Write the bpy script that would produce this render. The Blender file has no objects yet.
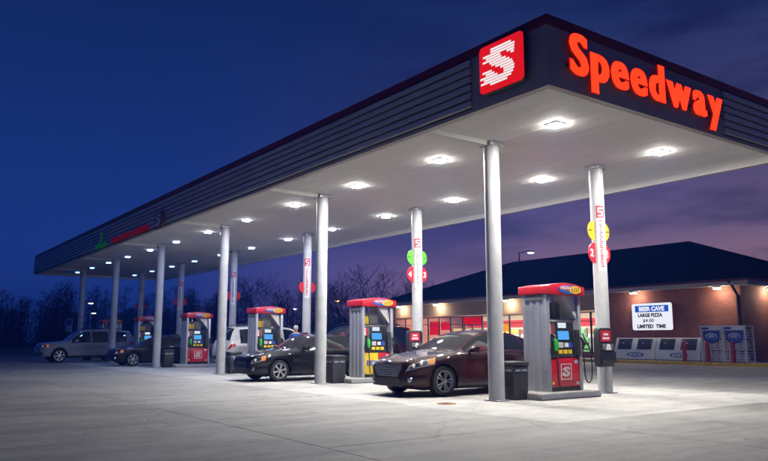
import bpy, bmesh, math, random
import numpy as np
from mathutils import Vector, Matrix

sc = bpy.context.scene
COL = sc.collection
R = math.radians
# ------------------------------------------------------------------ camera
CAM_H = 1.25
cam = bpy.data.cameras.new('camera')
cam.lens = 713.0 / 768.0 * 36.0
cam.sensor_width = 36.0
cam.clip_end = 6000
cam_o = bpy.data.objects.new('camera', cam)
COL.objects.link(cam_o)
cam_o.location = (0, 0, CAM_H)
cam_o.rotation_euler = (R(90 + 8.653), 0, R(-36.0))
sc.camera = cam_o
# ------------------------------------------------------------------ render settings
sc.view_settings.view_transform = 'Standard'
sc.view_settings.look = 'None'
sc.view_settings.gamma = 1
sc.view_settings.exposure = 0.0
sc.cycles.use_denoising = True
sc.cycles.max_bounces = 8
sc.cycles.diffuse_bounces = 4
sc.cycles.glossy_bounces = 4
sc.cycles.transparent_max_bounces = 12
sc.cycles.sample_clamp_indirect = 6.0
sc.cycles.caustics_reflective = False
sc.cycles.caustics_refractive = False
sc.cycles.volume_bounces = 0
# ------------------------------------------------------------------ sky
SUN_AZ = 80.0            # degrees from +Y towards +X, behind the store
W = bpy.data.worlds.new('World')
sc.world = W
W.use_nodes = True
nt = W.node_tree
nt.nodes.clear()
N = nt.nodes.new
L = nt.links.new


def ramp(tree, fac, stops):
    r = tree.nodes.new('ShaderNodeValToRGB')
    e = r.color_ramp.elements
    while len(e) < len(stops):
        e.new(0.5)
    for i, (p, c) in enumerate(stops):
        e[i].position = p
        e[i].color = (*c, 1)
    tree.links.new(fac, r.inputs[0])
    return r.outputs[0]


def mathn(tree, op, a, b=None, clamp=False):
    m = tree.nodes.new('ShaderNodeMath')
    m.operation = op
    m.use_clamp = clamp
    for i, v in enumerate((a, b)):
        if v is None:
            continue
        if hasattr(v, 'links'):
            tree.links.new(v, m.inputs[i])
        else:
            m.inputs[i].default_value = v
    return m.outputs[0]


def mixc(tree, fac, a, b, mode='MIX'):
    m = tree.nodes.new('ShaderNodeMix')
    m.data_type = 'RGBA'
    m.blend_type = mode
    for s, v in ((m.inputs[0], fac), (m.inputs[6], a), (m.inputs[7], b)):
        if hasattr(v, 'links'):
            tree.links.new(v, s)
        elif isinstance(v, (tuple, list)):
            s.default_value = (*v, 1)
        else:
            s.default_value = v
    return m.outputs[2]


tc = N('ShaderNodeTexCoord')
sep = N('ShaderNodeSeparateXYZ')
L(tc.outputs['Generated'], sep.inputs[0])
elev = mathn(nt, 'MULTIPLY', sep.outputs[2], 1.0, True)
# towards the afterglow (horizontal) 1, away from it 0
dx = mathn(nt, 'MULTIPLY', sep.outputs[0], math.sin(R(SUN_AZ)))
dy = mathn(nt, 'MULTIPLY', sep.outputs[1], math.cos(R(SUN_AZ)))
dot = mathn(nt, 'ADD', dx, dy)
glow = N('ShaderNodeMapRange')
glow.interpolation_type = 'SMOOTHSTEP'
glow.inputs[1].default_value = 0.46
glow.inputs[2].default_value = 1.0
L(dot, glow.inputs[0])
cool = ramp(nt, elev, [(0.0, (.008, .042, .255)), (.12, (.0070, .038, .24)), (.33, (.0050, .026, .155)), (.55, (.003, .014, .085)), (1.0, (.0025, .010, .06))])
warm = ramp(nt, elev, [(0.0, (.52, .28, .28)), (.07, (.34, .185, .235)), (.15, (.145, .098, .20)), (.26, (.050, .050, .150)), (.42, (.013, .026, .120)), (1.0, (.004, .014, .08))])
skyc = mixc(nt, glow.outputs[0], cool, warm)
mp = N('ShaderNodeMapping')
mp.inputs['Scale'].default_value = (2.2, 2.2, 11.0)
mp.inputs['Rotation'].default_value = (R(9), R(-7), 0)
L(tc.outputs['Generated'], mp.inputs[0])
nz = N('ShaderNodeTexNoise')
nz.inputs['Scale'].default_value = 1.7
nz.inputs['Detail'].default_value = 6
nz.inputs['Roughness'].default_value = .55
L(mp.outputs[0], nz.inputs['Vector'])
cl = N('ShaderNodeMapRange')
cl.inputs[1].default_value = .42
cl.inputs[2].default_value = .62
L(nz.outputs['Fac'], cl.inputs[0])
cfac = mathn(nt, 'MULTIPLY', cl.outputs[0], mathn(nt, 'MULTIPLY', glow.outputs[0], 1.0))
skyc = mixc(nt, cfac, skyc, mixc(nt, 1.0, skyc, (.28, .36, .55), 'MULTIPLY'))
# a very weak physical twilight sky on top
ns = N('ShaderNodeTexSky')
ns.sky_type = 'NISHITA'
ns.sun_disc = False
ns.sun_elevation = R(-3.5)
ns.sun_rotation = R(SUN_AZ)
nsc = mixc(nt, 1.0, ns.outputs[0], (.05, .05, .05), 'MULTIPLY')
skyc = mixc(nt, 1.0, skyc, nsc, 'ADD')
bg = N('ShaderNodeBackground')
bg.inputs['Strength'].default_value = 1.0
L(skyc, bg.inputs['Color'])
out = N('ShaderNodeOutputWorld')
L(bg.outputs[0], out.inputs['Surface'])
# the set sun: a trace of pink light from the afterglow
sl = bpy.data.lights.new('sun', 'SUN')
sl.energy = .02
sl.angle = R(12)
sl.color = (1, .62, .6)
so = bpy.data.objects.new('sun', sl)
COL.objects.link(so)
so.rotation_euler = (R(86), 0, R(180 - SUN_AZ))

# ------------------------------------------------------------------ lamp strengths
CANOPY_LAMP = 2050.0       # emission of the lens under the canopy
EAVE_LAMP = 200.0
HZ_TOP = 15.0
HAZE = 0.0020

# ------------------------------------------------------------------ helpers


class MB:
    def __init__(self):
        self.v, self.f, self.m = [], [], []

    def add(self, vs, fs, mi=0):
        o = len(self.v)
        self.v += [tuple(p) for p in vs]
        self.f += [tuple(i + o for i in f) for f in fs]
        self.m += [mi] * len(fs)
        return self

    def box(self, x0, x1, y0, y1, z0, z1, mi=0):
        if x0 > x1: x0, x1 = x1, x0
        if y0 > y1: y0, y1 = y1, y0
        if z0 > z1: z0, z1 = z1, z0
        vs = [(x0, y0, z0), (x1, y0, z0), (x1, y1, z0), (x0, y1, z0), (x0, y0, z1), (x1, y0, z1), (x1, y1, z1), (x0, y1, z1)]
        return self.add(vs, [(0, 3, 2, 1), (4, 5, 6, 7), (0, 1, 5, 4), (1, 2, 6, 5), (2, 3, 7, 6), (3, 0, 4, 7)], mi)

    def prism(self, pts, a0, a1, axis='y', mi=0):
        """polygon of 2D points extruded along axis; pts are (x,z) for y, (y,z) for x, (x,y) for z"""
        n = len(pts)

        def mk(p, a):
            if axis == 'y': return (p[0], a, p[1])
            if axis == 'x': return (a, p[0], p[1])
            return (p[0], p[1], a)
        vs = [mk(p, a0) for p in pts] + [mk(p, a1) for p in pts]
        fs = [tuple(range(n)), tuple(range(2 * n - 1, n - 1, -1))]
        fs += [(i, i + n, (i + 1) % n + n, (i + 1) % n) for i in range(n)]
        return self.add(vs, fs, mi)

    def tube(self, pts, r, n=8, cap=True, mi=0):
        pts = [Vector(p) for p in pts]
        rs = r if isinstance(r, (list, tuple)) else [r] * len(pts)
        rings = []
        prev = None
        for i, p in enumerate(pts):
            d = (pts[min(i + 1, len(pts) - 1)] - pts[max(i - 1, 0)])
            if d.length < 1e-9: d = Vector((0, 0, 1))
            d.normalize()
            if prev is None:
                a = d.orthogonal().normalized()
            else:
                a = prev - d * prev.dot(d)
                a = a.normalized() if a.length > 1e-6 else d.orthogonal().normalized()
            prev = a
            b = d.cross(a)
            rings.append([p + (a * math.cos(2 * math.pi * k / n) + b * math.sin(2 * math.pi * k / n)) * rs[i] for k in range(n)])
        vs = [q for rg in rings for q in rg]
        fs = []
        for i in range(len(pts) - 1):
            for k in range(n):
                fs.append((i * n + k, i * n + (k + 1) % n, (i + 1) * n + (k + 1) % n, (i + 1) * n + k))
        if cap:
            fs.append(tuple(range(n - 1, -1, -1)))
            fs.append(tuple((len(pts) - 1) * n + k for k in range(n)))
        return self.add(vs, fs, mi)

    def lathe(self, prof, n=24, axis='z', c=(0, 0, 0), mi=0, closed=False):
        vs = []
        for r, h in prof:
            for k in range(n):
                a = 2 * math.pi * k / n
                p = (r * math.cos(a), r * math.sin(a), h)
                if axis == 'y': p = (p[0], p[2], p[1])
                if axis == 'x': p = (p[2], p[0], p[1])
                vs.append((p[0] + c[0], p[1] + c[1], p[2] + c[2]))
        fs = []
        m = len(prof)
        for i in range(m if closed else m - 1):
            for k in range(n):
                j = (i + 1) % m
                fs.append((i * n + k, i * n + (k + 1) % n, j * n + (k + 1) % n, j * n + k))
        if not closed:
            fs.append(tuple(range(n - 1, -1, -1)))
            fs.append(tuple((m - 1) * n + k for k in range(n)))
        return self.add(vs, fs, mi)

    def mesh(self, name, mats, smooth=None, bevel=0, bseg=2):
        me = bpy.data.meshes.new(name)
        me.from_pydata(self.v, [], self.f)
        if not isinstance(mats, (list, tuple)): mats = [mats]
        for m in mats: me.materials.append(m)
        me.polygons.foreach_set('material_index', self.m)
        bm = bmesh.new()
        bm.from_mesh(me)
        bmesh.ops.recalc_face_normals(bm, faces=bm.faces)
        if bevel:
            ed = [e for e in bm.edges if len(e.link_faces) == 2 and e.calc_face_angle(0) > R(30)]
            bmesh.ops.bevel(bm, geom=ed, offset=bevel, segments=bseg, profile=.5, affect='EDGES', clamp_overlap=True)
        bm.to_mesh(me)
        bm.free()
        if smooth is None and bevel: smooth = 40
        if smooth:
            me.polygons.foreach_set('use_smooth', [True] * len(me.polygons))
            me.set_sharp_from_angle(angle=R(smooth))
        me.update()
        return me

    def build(self, name, mats, parent=None, **k):
        return link(name, self.mesh(name, mats, **k), parent)


def link(name, me, parent=None):
    o = bpy.data.objects.new(name, me)
    COL.objects.link(o)
    if parent: o.parent = parent
    return o


def tag(o, label=None, cat=None, group=None, kind=None):
    if label: o['label'] = label
    if cat: o['category'] = cat
    if group: o['group'] = group
    if kind: o['kind'] = kind
    return o


def thing(name, label, cat, loc=(0, 0, 0), rz=0, group=None):
    o = bpy.data.objects.new(name, None)
    o.empty_display_size = .2
    COL.objects.link(o)
    o.location = loc
    o.rotation_euler = (0, 0, rz)
    return tag(o, label, cat, group)


def struct(name, mb, mat, **k):
    return tag(mb.build(name, mat, **k), kind='structure')


def copy_tree(o, parent=None):
    c = o.copy()
    COL.objects.link(c)
    c.parent = parent
    for ch in [x for x in o.children]:
        copy_tree(ch, c)
    return c


def rrect(cx, cz, w, h, r, seg=5):
    pts = []
    for sx, sz, a0 in ((1, 1, 0), (-1, 1, 90), (-1, -1, 180), (1, -1, 270)):
        for k in range(seg + 1):
            a = R(a0 + 90 * k / seg)
            pts.append((cx + sx * (w / 2 - r) + r * math.cos(a), cz + sz * (h / 2 - r) + r * math.sin(a)))
    return pts


def ellipse(cx, cz, a, b, n=28):
    return [(cx + a * math.cos(2 * math.pi * k / n), cz + b * math.sin(2 * math.pi * k / n)) for k in range(n)]


def text_mesh(s, size=1.0, extrude=.01, offset=0.0, mat=None, spacing=1.0, align='LEFT', name='lettering'):
    cu = bpy.data.curves.new(name, 'FONT')
    cu.body = s
    cu.size = size
    cu.extrude = extrude
    cu.offset = offset
    cu.space_character = spacing
    cu.align_x = align
    cu.resolution_u = 4
    o = bpy.data.objects.new(name, cu)
    COL.objects.link(o)
    dg = bpy.context.evaluated_depsgraph_get()
    me = bpy.data.meshes.new_from_object(o.evaluated_get(dg))
    bpy.data.objects.remove(o)
    bpy.data.curves.remove(cu)
    me.name = name
    me.materials.clear()
    if mat: me.materials.append(mat)
    return me


# orientation matrices for flat lettering: local x = reading direction, y = up, z = out of surface
def face_mat(origin, right, up=(0, 0, 1)):
    r = Vector(right).normalized()
    u = Vector(up).normalized()
    n = r.cross(u)
    m = Matrix((r, u, n)).transposed().to_4x4()
    m.translation = Vector(origin)
    return m


def put_text(s, origin, right, mat, parent, size, w=None, h=None, extrude=.004, offset=0, spacing=1.0, name='lettering', center=True):
    """lettering centred on origin, scaled to width w and height h where given"""
    me = text_mesh(s, size, extrude, offset, mat, spacing, name=name)
    co = np.empty(len(me.vertices) * 3)
    me.vertices.foreach_get('co', co)
    co = co.reshape(-1, 3)
    mn, mx = co.min(0), co.max(0)
    sx = w / (mx[0] - mn[0]) if w else 1
    sy = h / (mx[1] - mn[1]) if h else (sx if w else 1)
    if h and not w: sx = sy
    co[:, 0] = (co[:, 0] - (mn[0] + mx[0]) / 2) * sx
    co[:, 1] = (co[:, 1] - (mn[1] + mx[1]) / 2) * sy
    me.vertices.foreach_set('co', co.ravel())
    me.transform(face_mat(origin, right))
    me.update()
    return link(name, me, parent)


# ------------------------------------------------------------------ materials
MATS = {}


def mat(name, color, rough=.5, metal=0.0, noise=None, bump=None, coat=0.0, spec=.5, emit=None, estr=0.0):
    """noise=(scale, amount[, detail]) varies the colour, bump=(scale, strength)"""
    m = bpy.data.materials.new(name)
    m.use_nodes = True
    t = m.node_tree
    b = t.nodes['Principled BSDF']
    b.inputs['Base Color'].default_value = (*color, 1)
    b.inputs['Roughness'].default_value = rough
    b.inputs['Metallic'].default_value = metal
    b.inputs['Specular IOR Level'].default_value = spec
    if coat:
        b.inputs['Coat Weight'].default_value = coat
        b.inputs['Coat Roughness'].default_value = .04
    tcn = t.nodes.new('ShaderNodeTexCoord')
    if noise:
        n = t.nodes.new('ShaderNodeTexNoise')
        n.inputs['Scale'].default_value = noise[0]
        n.inputs['Detail'].default_value = 6
        n.inputs['Roughness'].default_value = .65
        t.links.new(tcn.outputs['Object'], n.inputs['Vector'])
        a = noise[1]
        c0 = tuple(max(0, c * (1 - a)) for c in color)
        c1 = tuple(min(1, c * (1 + a)) for c in color)
        c = ramp(t, n.outputs['Fac'], [(.28, c0), (.72, c1)])
        t.links.new(c, b.inputs['Base Color'])
        rr = mathn(t, 'MULTIPLY_ADD', n.outputs['Fac'], .25)
        t.nodes[-1].inputs[2].default_value = max(.02, rough - .125)
        t.links.new(rr, b.inputs['Roughness'])
    if bump:
        n2 = t.nodes.new('ShaderNodeTexNoise')
        n2.inputs['Scale'].default_value = bump[0]
        n2.inputs['Detail'].default_value = 4
        t.links.new(tcn.outputs['Object'], n2.inputs['Vector'])
        bp = t.nodes.new('ShaderNodeBump')
        bp.inputs['Strength'].default_value = bump[1]
        bp.inputs['Distance'].default_value = .02
        t.links.new(n2.outputs['Fac'], bp.inputs['Height'])
        t.links.new(bp.outputs[0], b.inputs['Normal'])
    if emit:
        b.inputs['Emission Color'].default_value = (*emit, 1)
        b.inputs['Emission Strength'].default_value = estr
    MATS[name] = m
    return m


def concrete(name, color, big=.12, cracks=True, slab=False):
    m = bpy.data.materials.new(name)
    m.use_nodes = True
    t = m.node_tree
    b = t.nodes['Principled BSDF']
    tcn = t.nodes.new('ShaderNodeTexCoord')
    geo = t.nodes.new('ShaderNodeNewGeometry')
    pos = geo.outputs['Position']

    def noise(scale, detail, rough=.6, dist=0):
        n = t.nodes.new('ShaderNodeTexNoise')
        n.inputs['Scale'].default_value = scale
        n.inputs['Detail'].default_value = detail
        n.inputs['Roughness'].default_value = rough
        n.inputs['Distortion'].default_value = dist
        t.links.new(pos, n.inputs['Vector'])
        return n.outputs['Fac']
    n1 = noise(.22, 5, .6, .6)
    n2 = noise(2.3, 8, .7)
    n3 = noise(45, 4)
    c = ramp(t, n1, [(.3, tuple(x * (1 - big * 1.6) for x in color)), (.7, tuple(x * (1 + big) for x in color))])
    g2 = ramp(t, n2, [(.3, (.72, .72, .72)), (.62, (1.05, 1.05, 1.05))])
    c = mixc(t, 1.0, c, g2, 'MULTIPLY')
    g3 = ramp(t, n3, [(.3, (.86, .86, .86)), (.7, (1.08, 1.08, 1.08))])
    c = mixc(t, 1.0, c, g3, 'MULTIPLY')
    # scuffed streaks where cars drive through, along X
    mpx = t.nodes.new('ShaderNodeMapping')
    mpx.inputs['Scale'].default_value = (.10, 1.1, 1)
    t.links.new(pos, mpx.inputs[0])
    nst = t.nodes.new('ShaderNodeTexNoise')
    nst.inputs['Scale'].default_value = 1.6
    nst.inputs['Detail'].default_value = 7
    nst.inputs['Roughness'].default_value = .7
    t.links.new(mpx.outputs[0], nst.inputs['Vector'])
    gs = ramp(t, nst.outputs['Fac'], [(.34, (.74, .74, .75)), (.55, (1.0, 1.0, 1.0)), (.72, (1.10, 1.09, 1.07))])
    c = mixc(t, 1.0, c, gs, 'MULTIPLY')
    # oil and tyre stains
    st = noise(.9, 7, .75, 1.2)
    sf = ramp(t, st, [(.57, (0, 0, 0)), (.70, (1, 1, 1))])
    c = mixc(t, mathn(t, 'MULTIPLY', sf, .6), c, tuple(x * .33 for x in color))
    dr = noise(5.5, 3, .5, .3)
    df = ramp(t, dr, [(.68, (0, 0, 0)), (.73, (1, 1, 1))])
    c = mixc(t, mathn(t, 'MULTIPLY', df, .5), c, tuple(x * .3 for x in color))
    if cracks:
        vo = t.nodes.new('ShaderNodeTexVoronoi')
        vo.feature = 'DISTANCE_TO_EDGE'
        vo.inputs['Scale'].default_value = .16
        wob = t.nodes.new('ShaderNodeVectorMath')
        wob.operation = 'MULTIPLY_ADD'
        nn = t.nodes.new('ShaderNodeTexNoise')
        nn.inputs['Scale'].default_value = .8
        nn.inputs['Detail'].default_value = 5
        t.links.new(pos, nn.inputs['Vector'])
        t.links.new(nn.outputs['Color'], wob.inputs[0])
        wob.inputs[1].default_value = (1.6, 1.6, 1.6)
        t.links.new(pos, wob.inputs[2])
        t.links.new(wob.outputs[0], vo.inputs['Vector'])
        cf = ramp(t, vo.outputs['Distance'], [(.0, (1, 1, 1)), (.0035, (0, 0, 0))])
        c = mixc(t, mathn(t, 'MULTIPLY', cf, .55), c, tuple(x * .3 for x in color))
    if slab:
        oi = t.nodes.new('ShaderNodeObjectInfo')
        g = ramp(t, oi.outputs['Random'], [(0, (.93, .93, .93)), (1, (1.05, 1.05, 1.05))])
        c = mixc(t, 1.0, c, g, 'MULTIPLY')
    t.links.new(c, b.inputs['Base Color'])
    rr = ramp(t, n2, [(.3, (.62, .62, .62)), (.7, (.85, .85, .85))])
    t.links.new(rr, b.inputs['Roughness'])
    bp = t.nodes.new('ShaderNodeBump')
    bp.inputs['Strength'].default_value = .35
    bp.inputs['Distance'].default_value = .006
    t.links.new(n3, bp.inputs['Height'])
    t.links.new(bp.outputs[0], b.inputs['Normal'])
    MATS[name] = m
    return m


def brick_mat(name, c1, c2, mortar):
    m = bpy.data.materials.new(name)
    m.use_nodes = True
    t = m.node_tree
    b = t.nodes['Principled BSDF']
    geo = t.nodes.new('ShaderNodeNewGeometry')
    sp = t.nodes.new('ShaderNodeSeparateXYZ')
    t.links.new(geo.outputs['Position'], sp.inputs[0])
    cb = t.nodes.new('ShaderNodeCombineXYZ')
    t.links.new(mathn(t, 'ADD', sp.outputs[0], sp.outputs[1]), cb.inputs[0])
    t.links.new(sp.outputs[2], cb.inputs[1])
    br = t.nodes.new('ShaderNodeTexBrick')
    br.inputs['Scale'].default_value = 1
    br.inputs['Brick Width'].default_value = .22
    br.inputs['Row Height'].default_value = .075
    br.inputs['Mortar Size'].default_value = .007
    br.inputs['Color1'].default_value = (*c1, 1)
    br.inputs['Color2'].default_value = (*c2, 1)
    br.inputs['Mortar'].default_value = (*mortar, 1)
    t.links.new(cb.outputs[0], br.inputs['Vector'])
    n = t.nodes.new('ShaderNodeTexNoise')
    n.inputs['Scale'].default_value = 1.2
    n.inputs['Detail'].default_value = 6
    t.links.new(geo.outputs['Position'], n.inputs['Vector'])
    g = ramp(t, n.outputs['Fac'], [(.3, (.7, .7, .7)), (.7, (1.15, 1.15, 1.15))])
    c = mixc(t, 1.0, br.outputs['Color'], g, 'MULTIPLY')
    t.links.new(c, b.inputs['Base Color'])
    b.inputs['Roughness'].default_value = .85
    bp = t.nodes.new('ShaderNodeBump')
    bp.inputs['Strength'].default_value = .6
    bp.inputs['Distance'].default_value = .01
    bp.invert = True
    t.links.new(br.outputs['Fac'], bp.inputs['Height'])
    t.links.new(bp.outputs[0], b.inputs['Normal'])
    MATS[name] = m
    return m


def emission(name, color, strength):
    m = bpy.data.materials.new(name)
    m.use_nodes = True
    t = m.node_tree
    t.nodes.clear()
    e = t.nodes.new('ShaderNodeEmission')
    e.inputs[0].default_value = (*color, 1)
    e.inputs[1].default_value = strength
    o = t.nodes.new('ShaderNodeOutputMaterial')
    t.links.new(e.outputs[0], o.inputs[0])
    MATS[name] = m
    return m


def pane_mat(name, tint=(.9, .95, .95), gloss=.12):
    m = bpy.data.materials.new(name)
    m.use_nodes = True
    t = m.node_tree
    t.nodes.clear()
    tr = t.nodes.new('ShaderNodeBsdfTransparent')
    tr.inputs[0].default_value = (*tint, 1)
    gl = t.nodes.new('ShaderNodeBsdfGlossy')
    gl.inputs['Roughness'].default_value = .03
    fr = t.nodes.new('ShaderNodeLayerWeight')
    fr.inputs[0].default_value = .5
    mx = t.nodes.new('ShaderNodeMixShader')
    t.links.new(mathn(t, 'MULTIPLY_ADD', mathn(t, 'POWER', fr.outputs['Facing'], 4.0), .5), mx.inputs[0])
    t.nodes[-1].inputs[2].default_value = .03
    t.links.new(tr.outputs[0], mx.inputs[1])
    t.links.new(gl.outputs[0], mx.inputs[2])
    o = t.nodes.new('ShaderNodeOutputMaterial')
    t.links.new(mx.outputs[0], o.inputs[0])
    MATS[name] = m
    return m


concrete('ground_concrete', (.12, .12, .12), .14)
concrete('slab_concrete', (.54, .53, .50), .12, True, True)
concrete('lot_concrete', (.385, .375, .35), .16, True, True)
concrete('walk_concrete', (.36, .35, .33), .1)
mat('white_deck', (.88, .87, .815), .75, noise=(.5, .05))
mat('white_steel', (.52, .525, .53), .42, noise=(2.6, .16))
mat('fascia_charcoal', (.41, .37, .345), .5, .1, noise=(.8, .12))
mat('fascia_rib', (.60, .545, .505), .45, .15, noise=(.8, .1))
mat('fascia_groove', (.10, .09, .085), .6)
mat('maroon_band', (.24, .016, .03), .45, noise=(1, .15))
mat('gray_metal', (.52, .53, .57), .33, .55, noise=(1.5, .14))
mat('pump_red', (.50, .012, .022), .38, noise=(2, .1), coat=.3)
mat('pump_yellow', (.75, .52, .02), .4, noise=(2, .08))
mat('pump_black', (.018, .018, .021), .35, noise=(6, .2))
mat('rubber', (.012, .012, .013), .6, bump=(60, .2))
mat('plastic_black', (.020, .021, .025), .48, noise=(8, .25))
mat('plastic_gray', (.12, .12, .13), .5, noise=(8, .15))
mat('white_paint', (.78, .78, .77), .4, noise=(2, .05))
mat('letter_white', (.8, .8, .8), .5)
mat('letter_black', (.02, .02, .022), .5)
mat('letter_red', (.55, .02, .03), .5)
mat('letter_blue', (.02, .06, .35), .5)
mat('sign_yellow', (.80, .50, .015), .45)
mat('sign_green', (.10, .42, .03), .45)
mat('sign_red', (.58, .015, .03), .45)
mat('nozzle_green', (.03, .42, .05), .4)
mat('blue_vinyl', (.02, .05, .30), .4, noise=(3, .15))
mat('ice_blue', (.015, .09, .42), .4)
mat('ice_white', (.74, .75, .76), .4, noise=(1.5, .06))
mat('ice_door', (.05, .055, .065), .35, noise=(3, .2))
mat('kerb_yellow', (.52, .33, .025), .7, noise=(1.8, .35), bump=(30, .3))
mat('bollard_red', (.38, .012, .02), .45, noise=(3, .15))
mat('stucco', (.42, .30, .21), .85, noise=(1.5, .12), bump=(40, .3))
mat('soffit', (.62, .54, .44), .7, noise=(1, .06))
mat('shingle', (.012, .0095, .008), .95, noise=(3, .3), bump=(25, .6), spec=.08)
mat('frame_dark', (.035, .028, .026), .45, .3)
mat('gutter_red', (.16, .018, .022), .5)
mat('downspout', (.025, .018, .018), .5)
mat('interior_wall', (.75, .66, .52), .7)
mat('interior_floor', (.45, .42, .38), .5)
mat('interior_red', (.60, .03, .03), .6)
mat('shelf_metal', (.35, .34, .33), .5, .3)
for i, c in enumerate([(.55, .05, .04), (.65, .45, .05), (.08, .20, .45), (.10, .35, .12), (.6, .55, .5), (.45, .2, .06)]):
    mat('goods%d' % i, c, .55, noise=(9, .5))
brick_mat('brick', (.27, .078, .042), (.19, .056, .034), (.22, .14, .11))
pane_mat('pane')


def film(name, c):
    m = mat(name, c, .5)
    t = m.node_tree
    tl = t.nodes.new('ShaderNodeBsdfTranslucent')
    tl.inputs[0].default_value = (*c, 1)
    mx = t.nodes.new('ShaderNodeMixShader')
    mx.inputs[0].default_value = .75
    t.links.new(t.nodes['Principled BSDF'].outputs[0], mx.inputs[1])
    t.links.new(tl.outputs[0], mx.inputs[2])
    t.links.new(mx.outputs[0], t.nodes['Material Output'].inputs[0])


film('film_red', (.55, .035, .03))
film('film_cream', (.85, .75, .55))
film('film_yellow', (.85, .55, .08))
emission('lens', (1.0, .965, .90), CANOPY_LAMP)
emission('lens_side', (1.0, .965, .90), 190.0)
emission('eave_lens', (1.0, .86, .66), EAVE_LAMP)
emission('interior_light', (1.0, .88, .70), 120.0)
emission('neon', (4.0, .070, .018), 1.0)
mat('neon_side', (.20, .012, .008), .5, emit=(1.0, .03, .008), estr=.12)
emission('logo_red', (.72, .009, .018), 1.0)
emission('logo_white', (.92, .86, .88), 1.0)
emission('sign_lit', (.90, .93, 1.0), 1.0)
emission('sign_blue', (.015, .09, .52), 1.0)
emission('screen_blue', (.10, .42, .95), 1.0)
emission('screen_white', (.75, .85, .95), 1.0)
emission('led_red', (.60, .02, .06), .12)
emission('led_green', (.02, .40, .16), .12)
emission('street_white', (.85, .93, 1.0), 9.0)
emission('street_orange', (1.0, .30, .05), 9.0)
mat('pole_metal', (.18, .18, .19), .5, .4)
mat('bark', (.030, .024, .021), .9)
mat('woods', (.017, .016, .016), .95)
mat('tyre', (.014, .014, .015), .72, bump=(70, .2))
mat('rim_alloy', (.70, .71, .73), .3, .45, noise=(5, .08))
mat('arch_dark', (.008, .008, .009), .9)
mat('chrome', (.75, .76, .78), .12, 1.0)
mat('car_glass', (.010, .012, .014), .03, spec=.8, coat=.6)
mat('trim_black', (.012, .012, .013), .4)
mat('lamp_clear', (.75, .76, .78), .08, .6, coat=1.0)
mat('lamp_amber', (.85, .22, .02), .2, coat=1.0, emit=(1, .30, .03), estr=.25)  # amber lens is unlit; weak emission imitates its glint
mat('lamp_glint', (.85, .85, .85), .12, .3, coat=1.0, emit=(1.0, .78, .5), estr=.35)  # headlights are off; weak emission imitates warm reflected glints
mat('lamp_red', (.42, .008, .012), .2, coat=1.0)
mat('plate', (.6, .6, .58), .5)
M = MATS


def paint(name, c, metal=.35, rough=.32):
    m = mat(name, c, rough, metal, noise=(40, .06), coat=1.0, spec=.15)
    m.node_tree.nodes['Principled BSDF'].inputs['Coat Roughness'].default_value = .015
    m.node_tree.nodes['Principled BSDF'].inputs['Coat IOR'].default_value = 1.38
    return m


paint('paint_maroon', (.020, .0010, .0034), .0, .5)
paint('paint_black', (.006, .0065, .009), .0, .45)
paint('paint_white', (.62, .62, .60), .0)
paint('paint_white_dimmed', (.26, .27, .29), .0, .4)  # white paint darkened, the dim far light put into its colour
paint('paint_silver', (.40, .41, .42), .4)
paint('paint_wine', (.022, .004, .007), .0, .45)
paint('paint_navy', (.008, .010, .018), .0, .45)

# ------------------------------------------------------------------ setting
# world axes: X across the canopy and towards the store, Y along the canopy
g = MB().add([(-200, -200, -.03), (230, -200, -.03), (230, 230, -.03), (-200, 230, -.03)], [(0, 1, 2, 3)])
struct('ground', g, M['ground_concrete'])

CX0, CX1, CY0, CY1 = 8.58, 16.78, 7.31, 49.6       # canopy outline
COLY = [10.72 + 7.0 * i for i in range(6)]
XN, XB = 10.64, 14.18                              # near and back column rows
apron = thing('forecourt_paving', None, None)
apron['kind'] = 'structure'
SW, SH = (CX1 - CX0) / 2, (CY1 - CY0) / 12
SLABS = {}
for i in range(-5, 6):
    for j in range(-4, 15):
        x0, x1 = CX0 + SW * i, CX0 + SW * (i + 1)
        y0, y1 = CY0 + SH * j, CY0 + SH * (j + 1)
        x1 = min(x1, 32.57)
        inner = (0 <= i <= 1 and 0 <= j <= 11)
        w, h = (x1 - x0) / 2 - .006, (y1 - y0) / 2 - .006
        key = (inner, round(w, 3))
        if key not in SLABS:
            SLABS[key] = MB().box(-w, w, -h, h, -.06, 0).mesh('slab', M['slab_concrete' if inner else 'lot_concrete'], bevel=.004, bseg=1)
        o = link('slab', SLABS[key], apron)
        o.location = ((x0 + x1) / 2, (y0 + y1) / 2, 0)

dc = thing('drain_cover', 'small round rusty fill cover in the concrete before the maroon sedan', 'drain cover', (9.35, 10.80, 0))
mat('rust', (.30, .13, .045), .8, noise=(9, .45), bump=(30, .4))
mat('rust_dark', (.12, .06, .035), .85, noise=(9, .3))
MB().lathe([(.19, .0015), (.19, .008), (.17, .010)], 30).build('rim', M['rust_dark'], dc, smooth=40)
MB().lathe([(.164, .004), (.164, .013), (.155, .016)], 30).build('lid', M['rust'], dc, smooth=40)
for k in (-1, 0, 1):
    MB().box(-.10, .10, k * .05 - .009, k * .05 + .009, .0162, .020).build('rib', M['rust_dark'], dc)

# ------------------------------------------------------------------ canopy
ZB, ZT, ZD = 5.29, 6.49, 5.43       # fascia bottom, top, deck underside
canopy = thing('station_canopy', 'long white flat canopy with dark ribbed fascia over the fuel pumps', 'canopy', ((CX0 + CX1) / 2, (CY0 + CY1) / 2, 0))
CO = Vector(canopy.location)


def cp(mb, name, m, **k):
    mb.v = [(p[0] - CO.x, p[1] - CO.y, p[2]) for p in mb.v]
    return mb.build(name, m, canopy, **k)


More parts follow.
